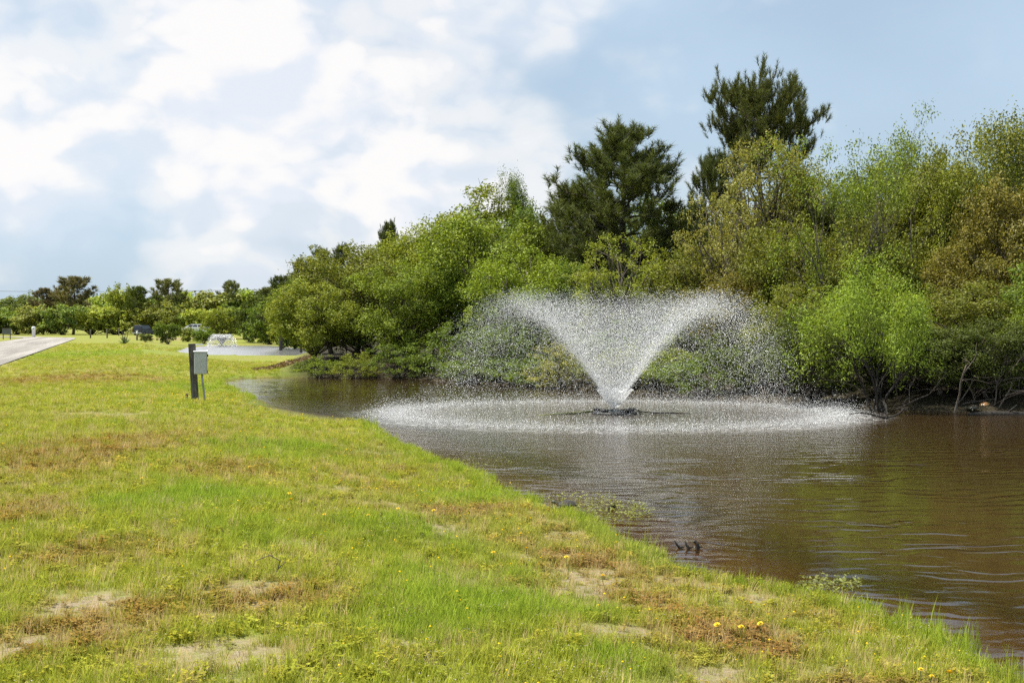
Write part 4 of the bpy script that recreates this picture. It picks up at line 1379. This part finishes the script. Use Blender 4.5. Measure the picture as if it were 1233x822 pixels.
x, y = at(1172, 496, WZ)
turtle('wet striped turtle basking lower left on the log at the right bank', (x, y, WZ + 0.06), R(200), 0.34, M_SHELL, -0.2)
x, y = at(1186, 494, WZ)
turtle('turtle with an ochre shell basking upper right on the log at the right bank', (x, y, WZ + 0.10), R(25), 0.34, M_SHELL2, 0.25)
x, y = tx, ty = at(683, 607, WZ + 0.06)
turtle('small dark turtle on the grassy edge of the near bank', (x, y, max(gz(x, y), WZ) + 0.01), R(172), 0.27, M_BLACK, 0.0)
for i, (px, py, pts, lab) in enumerate([
        (819, 660, [(-0.055, 0.075), (-0.03, 0.035), (0.0, 0.005), (0.02, -0.03)], 'bent dark twig stub in the shallows, left one of three'),
        (829, 661, [(-0.03, 0.075), (-0.015, 0.035), (0.005, 0.01), (0.0, -0.04)], 'dark twig stub in the shallows, middle one of three'),
        (839, 661, [(-0.028, 0.062), (-0.014, 0.08), (0.008, 0.045), (0.012, 0.01), (0.0, -0.04)], 'hooked dark twig stub in the shallows, right one of three')]):
    x, y = at(px, py, WZ)
    r = empty('twig_stub', (x, y, WZ))
    tag(r, lab, 'stub', 'three stubs in the shallows')
    rr = [(0.008, 0.011, 0.016, 0.018), (0.008, 0.013, 0.019, 0.018), (0.012, 0.016, 0.02, 0.022, 0.02)][i]
    MB().tube([(a, 0, b) for a, b in pts], rr, 8).build('stem', M_WETWOOD, r, True)
    MB().tube([(pts[-2][0], 0, pts[-2][1] + 0.004), (pts[-2][0] + 0.03, 0.005, pts[-2][1] + 0.006), (pts[-2][0] + 0.05, 0.01, pts[-2][1] + 0.012)], [0.012, 0.009, 0.004], 6).build('side_twig', M_WETWOOD, r, True)
x, y = at(737, 612, WZ)
o = MB().tube([(x - 0.05, y, WZ - 0.02), (x - 0.01, y, WZ + 0.02), (x + 0.03, y, WZ + 0.035), (x + 0.05, y, WZ + 0.0)], [0.02, 0.03, 0.028, 0.012], 8).build('driftwood_knob', M_WETWOOD, None, True)
tag(o, 'small dark knob of driftwood among the floating weeds', 'driftwood')
x, y = at(328, 693, 0)
r = empty('fallen_twig', (x, y, gz(x, y) + 0.01))
tag(r, 'thin curved dead twig sticking up from the lawn', 'twig')
MB().tube([(-0.12, 0, 0.10), (-0.02, 0, 0.14), (0.05, 0, 0.10), (0.02, -0.02, 0.0), (-0.05, -0.05, -0.01)], [0.002, 0.004, 0.005, 0.005, 0.004], 5).build('stem', M_TWIG, r)
MB().tube([(0.03, -0.01, 0.04), (0.08, 0, 0.09), (0.09, 0, 0.13)], [0.004, 0.003, 0.002], 5).build('side_twig', M_TWIG, r)

# ------------------------------------------------------------------ grass and weeds (uncountable cover)
m, t = new_mat('grass_blade')
col = t.n('ShaderNodeAttribute', {'attribute_name': 'col'})
tint = t.n('ShaderNodeAttribute', {'attribute_name': 'tint', 'attribute_type': 'INSTANCER'})
rnd = t.n('ShaderNodeNewGeometry').outputs['Random Per Island']
tc = t.mix(1.0, tint.outputs['Color'], col.outputs['Color'], 'MULTIPLY')
c = t.mix(col.outputs['Alpha'], col.outputs['Color'], tc)
v = t.n('ShaderNodeMapRange', None, i0=rnd, i1=0.0, i2=1.0, i3=0.70, i4=1.30).outputs[0]
c = t.mix(1.0, c, t.n('ShaderNodeCombineColor', None, i0=v, i1=v, i2=v).outputs[0], 'MULTIPLY')
df = t.n('ShaderNodeBsdfDiffuse', None, Color=c)
tr = t.n('ShaderNodeBsdfTranslucent', None, Color=c)
s_ = t.n('ShaderNodeMixShader', None, i0=0.42, i1=df.outputs[0], i2=tr.outputs[0])
t.n('ShaderNodeOutputMaterial', None, Surface=s_.outputs[0])
M_GRASS = m


def tuft(seed, n, hgt, spread, width, bendk, col=(1, 1, 1), extra=None):
    """blades of three faces each, fanned out from a point; extra adds flower heads or leaflets"""
    rg = np.random.default_rng(seed)
    vs, fs, cs = [], [], []
    for k in range(n):
        a = rg.uniform(0, 6.28)
        r0 = spread * math.sqrt(rg.uniform())
        b = np.array([r0 * math.cos(a), r0 * math.sin(a), -0.01])
        a2 = rg.uniform(0, 6.28)
        L = hgt * rg.uniform(0.5, 1.15)
        out = np.array([math.cos(a2), math.sin(a2), 0]) * L * bendk * rg.uniform(0.2, 1.0)
        w = np.array([-math.sin(a2 + rg.normal() * 0.8), math.cos(a2), 0]) * width * 0.5 * rg.uniform(0.7, 1.2)
        m1 = b + out * 0.35 + np.array([0, 0, L * 0.55])
        tip = b + out + np.array([0, 0, L])
        o = len(vs)
        vs += [b - w, b + w, m1 + w * 0.8, m1 - w * 0.8, tip]
        fs += [(o, o + 1, o + 2, o + 3), (o + 3, o + 2, o + 4)]
        cs += [(*col, 1)] * 5
        if extra and rg.random() < extra[0]:
            kind = extra[1]
            if kind == 'head':
                s = extra[3] * rg.uniform(0.7, 1.2)
                o = len(vs)
                vs += [tip + np.array(q) * s for q in ((1, 0, 0), (0, 1, 0), (-1, 0, 0), (0, -1, 0), (0, 0, 0.9), (0, 0, -0.6))]
                fs += [(o, o + 1, o + 4), (o + 1, o + 2, o + 4), (o + 2, o + 3, o + 4), (o + 3, o, o + 4), (o + 1, o, o + 5), (o + 2, o + 1, o + 5), (o + 3, o + 2, o + 5), (o, o + 3, o + 5)]
                cs += [(*extra[2], 0)] * 6
            else:
                for q in range(6):
                    f = rg.uniform(0.25, 1.0)
                    p = b + out * f * f + np.array([0, 0, L * f])
                    d = rg.normal(size=3)
                    d[2] = abs(d[2]) * 0.3
                    d /= np.linalg.norm(d)
                    s = extra[3] * rg.uniform(0.6, 1.3)
                    sv = np.cross(d, [0, 0, 1.0])
                    o = len(vs)
                    vs += [p, p + d * s * 0.5 + sv * s * 0.3, p + d * s, p + d * s * 0.5 - sv * s * 0.3]
                    fs += [(o, o + 1, o + 2, o + 3)]
                    cs += [(*extra[2], 1)] * 4
    me = bpy.data.meshes.new('tuft')
    me.from_pydata([tuple(p) for p in vs], [], fs)
    a = me.color_attributes.new('col', 'FLOAT_COLOR', 'POINT')
    a.data.foreach_set('color', np.array(cs, np.float32).ravel())
    me.materials.append(M_GRASS)
    return me


TUFTS = [tuft(1, 26, 0.085, 0.055, 0.0042, 0.55), tuft(2, 26, 0.10, 0.06, 0.0040, 0.7), tuft(3, 28, 0.115, 0.06, 0.0042, 0.6), tuft(4, 26, 0.135, 0.07, 0.0044, 0.75),
         tuft(5, 14, 0.075, 0.06, 0.003, 0.6, (0.9, 0.8, 0.7), (0.9, 'leaf', (1, 1, 1), 0.022)), tuft(6, 12, 0.10, 0.05, 0.003, 0.5, (1, 1, 1), (0.8, 'leaf', (1.0, 0.9, 0.8), 0.026)),
         tuft(7, 18, 0.14, 0.05, 0.0026, 0.5, (1.5, 1.3, 1.4)), tuft(8, 12, 0.11, 0.06, 0.0028, 0.5, (1, 1, 1), (0.28, 'head', (0.62, 0.58, 0.44), 0.0042)),
         tuft(9, 12, 0.15, 0.06, 0.0030, 0.5, (1, 1, 1), (0.25, 'head', (0.78, 0.60, 0.03), 0.007)), tuft(10, 12, 0.26, 0.06, 0.0045, 0.3), tuft(11, 34, 0.05, 0.07, 0.0045, 0.9)]
src = bpy.data.collections.new('tuft_shapes')
for i, me in enumerate(TUFTS):
    src.objects.link(bpy.data.objects.new('tuft_%02d' % i, me))

ng = bpy.data.node_groups.new('scatter', 'GeometryNodeTree')
ng.interface.new_socket('Geometry', in_out='INPUT', socket_type='NodeSocketGeometry')
ng.interface.new_socket('Geometry', in_out='OUTPUT', socket_type='NodeSocketGeometry')
gi, go = ng.nodes.new('NodeGroupInput'), ng.nodes.new('NodeGroupOutput')
ci = ng.nodes.new('GeometryNodeCollectionInfo')
ci.inputs[0].default_value = src
ci.inputs[1].default_value = True
ci.inputs[2].default_value = True
ip = ng.nodes.new('GeometryNodeInstanceOnPoints')
ip.inputs['Pick Instance'].default_value = True


def named(name, typ):
    nd = ng.nodes.new('GeometryNodeInputNamedAttribute')
    nd.data_type = typ
    nd.inputs[0].default_value = name
    return [s for s in nd.outputs if s.enabled and s.name == 'Attribute'][0]


ng.links.new(gi.outputs[0], ip.inputs['Points'])
ng.links.new(ci.outputs[0], ip.inputs['Instance'])
ng.links.new(named('idx', 'INT'), ip.inputs['Instance Index'])
e2r = ng.nodes.new('FunctionNodeEulerToRotation')
ng.links.new(named('rot', 'FLOAT_VECTOR'), e2r.inputs[0])
ng.links.new(e2r.outputs[0], ip.inputs['Rotation'])
ng.links.new(named('scl', 'FLOAT_VECTOR'), ip.inputs['Scale'])
ng.links.new(ip.outputs[0], go.inputs[0])


def scatter(name, label, cat, P, idx, rot, scl, tintc):
    me = bpy.data.meshes.new(name)
    me.vertices.add(len(P))
    me.vertices.foreach_set('co', P.astype(np.float32).ravel())
    for nm, typ, arr, fld in (('idx', 'INT', idx.astype(np.int32), 'value'), ('rot', 'FLOAT_VECTOR', rot, 'vector'), ('scl', 'FLOAT_VECTOR', scl, 'vector'), ('tint', 'FLOAT_COLOR', tintc, 'color')):
        a = me.attributes.new(nm, typ, 'POINT')
        a.data.foreach_set(fld, np.ascontiguousarray(arr if typ == 'INT' else arr.astype(np.float32)).ravel())
    o = link(name, me)
    md = o.modifiers.new('scatter', 'NODES')
    md.node_group = ng
    return tag(o, label, cat, kind='stuff')


rg = np.random.default_rng(2024)
xs, ys, big_ = [], [], []
for y0, y1, den, sc_ in ((4.5, 10, 380, 1.0), (10, 16, 250, 1.05), (16, 26, 150, 1.2), (26, 45, 62, 1.45), (45, 80, 20, 1.9), (80, 135, 5, 2.6)):
    wmax = 0.372 * y1 + 1.6
    n = int((y1 - y0) * 2 * wmax * den)
    x_, y_ = rg.uniform(-wmax, wmax, n), rg.uniform(y0, y1, n)
    k = np.abs(x_) < 0.372 * y_ + 1.6
    xs.append(x_[k])
    ys.append(y_[k])
    big_.append(np.full(k.sum(), sc_))
xs, ys, big_ = np.concatenate(xs), np.concatenate(ys), np.concatenate(big_)
s1, s2 = shore_sd(xs, ys)
sm = np.minimum(s1, s2)
k = (sm > np.where(rg.random(len(xs)) < 0.10, -0.30, -0.02)) & (forest_mask(xs, ys) < 0.3) & ~((ys > 18) & (xs < road_edge(ys) + 0.3))
xs, ys, big_, sm = xs[k], ys[k], big_[k], sm[k]
bare, red, lush = lawn_masks(xs, ys, sm)
u = rg.random(len(xs))
wl_ = (xs + 12.0) + (ys - 59.0) * 0.276
k = (u > bare * 0.68) & ~(np.hypot(xs - tx, (ys - ty + 0.35) * 0.7) < 0.42) & ~((ys > 84) & (ys < 108) & (wl_ > -3))
xs, ys, big_, sm, bare, red, lush = [q[k] for q in (xs, ys, big_, sm, bare, red, lush)]
n = len(xs)
w_ = np.zeros((n, 11))
w_[:, 0], w_[:, 1], w_[:, 10] = 0.8, 0.8, 0.5
w_[:, 2] = w_[:, 3] = 1.1 * lush
w_[:, 4] = 0.15 + 2.2 * red
w_[:, 5] = 0.18 + 0.8 * red
w_[:, 6] = 0.25 + 0.6 * red + 0.8 * bare
fl = np.exp(-(((xs + 6.6) / 2.2) ** 2 + ((ys - 34.5) / 4) ** 2))
w_[:, 7] = 0.10 + 0.3 * ss(0.2, 1.0, wob(xs, ys, 0.8)) + 1.0 * fl
w_[:, 8] = 0.006 + 1.0 * fl + 0.05 * np.exp(-((sm - 1.5) / 1.5) ** 2)
edge = np.exp(-(sm / 0.22) ** 2)
w_[:, 9] = 1.1 * edge * ss(-0.1, 0.5, wob(xs, ys, 1.1))
w_[:, 3] += 0.7 * edge
w_ /= w_.sum(1, keepdims=True)
idx = (w_.cumsum(1) > rg.random(n)[:, None]).argmax(1)
mixr = rg.random(n)[:, None]
g0 = np.array([0.300, 0.348, 0.036]) * (1 - mixr) + np.array([0.435, 0.428, 0.060]) * mixr
g1 = np.array([0.235, 0.335, 0.032]) * (1 - mixr) + np.array([0.345, 0.420, 0.048]) * mixr
g2 = np.array([0.290, 0.160, 0.055]) * (1 - mixr) + np.array([0.390, 0.260, 0.080]) * mixr
g3 = np.array([0.380, 0.320, 0.140]) * (1 - mixr) + np.array([0.480, 0.420, 0.220]) * mixr
tn = g0 * (1 - lush[:, None]) + g1 * lush[:, None]
redish = (red * np.where(np.isin(idx, (4, 5, 6)), 0.95, 0.35))[:, None]
tn = tn * (1 - redish) + g2 * redish
dry_ = np.where(idx == 6, 0.85, 0.30 * bare + 0.12 * (wob(xs, ys, 0.4) > 0.5))[:, None]
tn = tn * (1 - dry_) + g3 * dry_
tn *= (1 + 0.12 * rg.normal(size=n))[:, None]
tn = np.clip(tn, 0.02, 0.6)
zs = ground_h(xs, ys)
sc3 = (big_ * rg.uniform(0.7, 1.3, n) * (1 - 0.35 * bare))[:, None] * np.array([[1, 1, 0.86]])
sc3[:, 2] *= np.where(big_ > 1.3, 1.0 / big_ ** 0.75, 1.0)
rot = np.stack([rg.normal(size=n) * 0.12, rg.normal(size=n) * 0.12, rg.uniform(0, 6.28, n)], 1)
scatter('grass', 'short yellow-green lawn grass with weeds and small flowers', 'grass', np.stack([xs, ys, zs], 1), idx, rot, sc3, np.concatenate([tn, np.ones((n, 1))], 1))

# floating weeds by the near bank
vs = []
cen, nrm = [], []
for (px, py, rx, ry, cnt_) in ((735, 617, 55, 12, 700), (700, 601, 45, 5, 200), (1000, 706, 40, 8, 300), (560, 558, 60, 6, 120)):
    for _ in range(cnt_):
        a, q = rg.uniform(0, 6.28), math.sqrt(rg.random())
        x, y = at(px + rx * q * math.cos(a), py + ry * q * math.sin(a), WZ)
        cen.append((x, y, WZ + 0.008 + rg.random() ** 2 * 0.07))
        nrm.append((rg.normal() * 0.35, rg.normal() * 0.35, 1))
wm = leaf_mesh('pond_weed', leaves(np.array(cen), np.array(nrm), 0.036, 0.022, rg))
o = link('pond_weed', wm, None, M_LEAF)
o.color = (0.19, 0.21, 0.06, 1)
tag(o, 'floating green pond weed in the shallows of the near bank', 'pond weed', kind='stuff')
# brown plant debris on the low berm between the ponds
cen, nrm = [], []
for _ in range(1500):
    a, q = rg.uniform(0, 6.28), math.sqrt(rg.random())
    x, y = -10.9 + 1.4 * q * math.cos(a), 67.5 + 4.0 * q * math.sin(a)
    cen.append((x, y, gz(x, y) + 0.02 + rg.random() * 0.22 * (1 - q)))
    nrm.append((rg.normal(), rg.normal(), 0.8))
o = link('plant_debris', leaf_mesh('plant_debris', leaves(np.array(cen), np.array(nrm), 0.22, 0.10, rg)), None, M_LEAF)
o.color = (0.17, 0.12, 0.07, 1)
tag(o, 'heap of brown plant debris on the low bank between the ponds', 'debris', kind='stuff')

# dandelions
M_PETAL = plain('dandelion_yellow', (0.80, 0.56, 0.012), 0.7, 0, 0.15, 60)
M_STEM = plain('flower_stem', (0.14, 0.18, 0.05), 0.7)
head = MB()
for ring, (cntp, L, e) in enumerate(((14, 0.021, 0.10), (12, 0.017, 0.45), (8, 0.011, 0.9))):
    for k in range(cntp):
        a = k * 2 * math.pi / cntp + ring * 0.2
        d = Vector((math.cos(a) * math.cos(e), math.sin(a) * math.cos(e), math.sin(e)))
        w = Vector((-math.sin(a), math.cos(a), 0)) * 0.0035
        z = Vector((0, 0, 0.002 * ring))
        head.add([z, z + d * L * 0.6 + w, z + d * L, z + d * L * 0.6 - w], [(0, 1, 2, 3)])
head_me = head.mesh('flower_head')
head_me.materials.append(M_PETAL)
stem_me = MB().tube([(0, 0, -1), (0.02, 0, -0.6), (0.0, 0.01, -0.25), (0, 0, 0)], 0.0022, 5).mesh('stem')
stem_me.materials.append(M_STEM)
for i, (px, py) in enumerate([(348, 590), (350, 601), (443, 605), (479, 596), (522, 588), (614, 604), (627, 625), (634, 644), (594, 650), (682, 654), (726, 688), (905, 701), (916, 734), (893, 741),
                              (864, 745), (1110, 783), (1123, 785), (1145, 783), (181, 563), (170, 579), (265, 545), (300, 560), (240, 520), (410, 560), (560, 612), (390, 612)]):
    x, y = at(px, py, 0.10 if px < 560 else -0.06)
    z = gz(x, y)
    hgt = random.uniform(0.12, 0.17)
    r = empty('dandelion', (x, y, z))
    tag(r, 'yellow dandelion flower on a thin stem in the lawn', 'flower', 'dandelions scattered over the lawn')
    h_ = link('flower_head', head_me, r)
    h_.location = (0, 0, hgt)
    h_.rotation_euler = (random.uniform(-0.1, 0.5), random.uniform(-0.3, 0.3), random.uniform(0, 6))
    kf = random.uniform(0.9, 1.25)
    h_.scale = (kf, kf, kf)
    s_ = link('stem', stem_me, r)
    s_.location = (0, 0, hgt)
    s_.scale = (1, 1, hgt + 0.02)
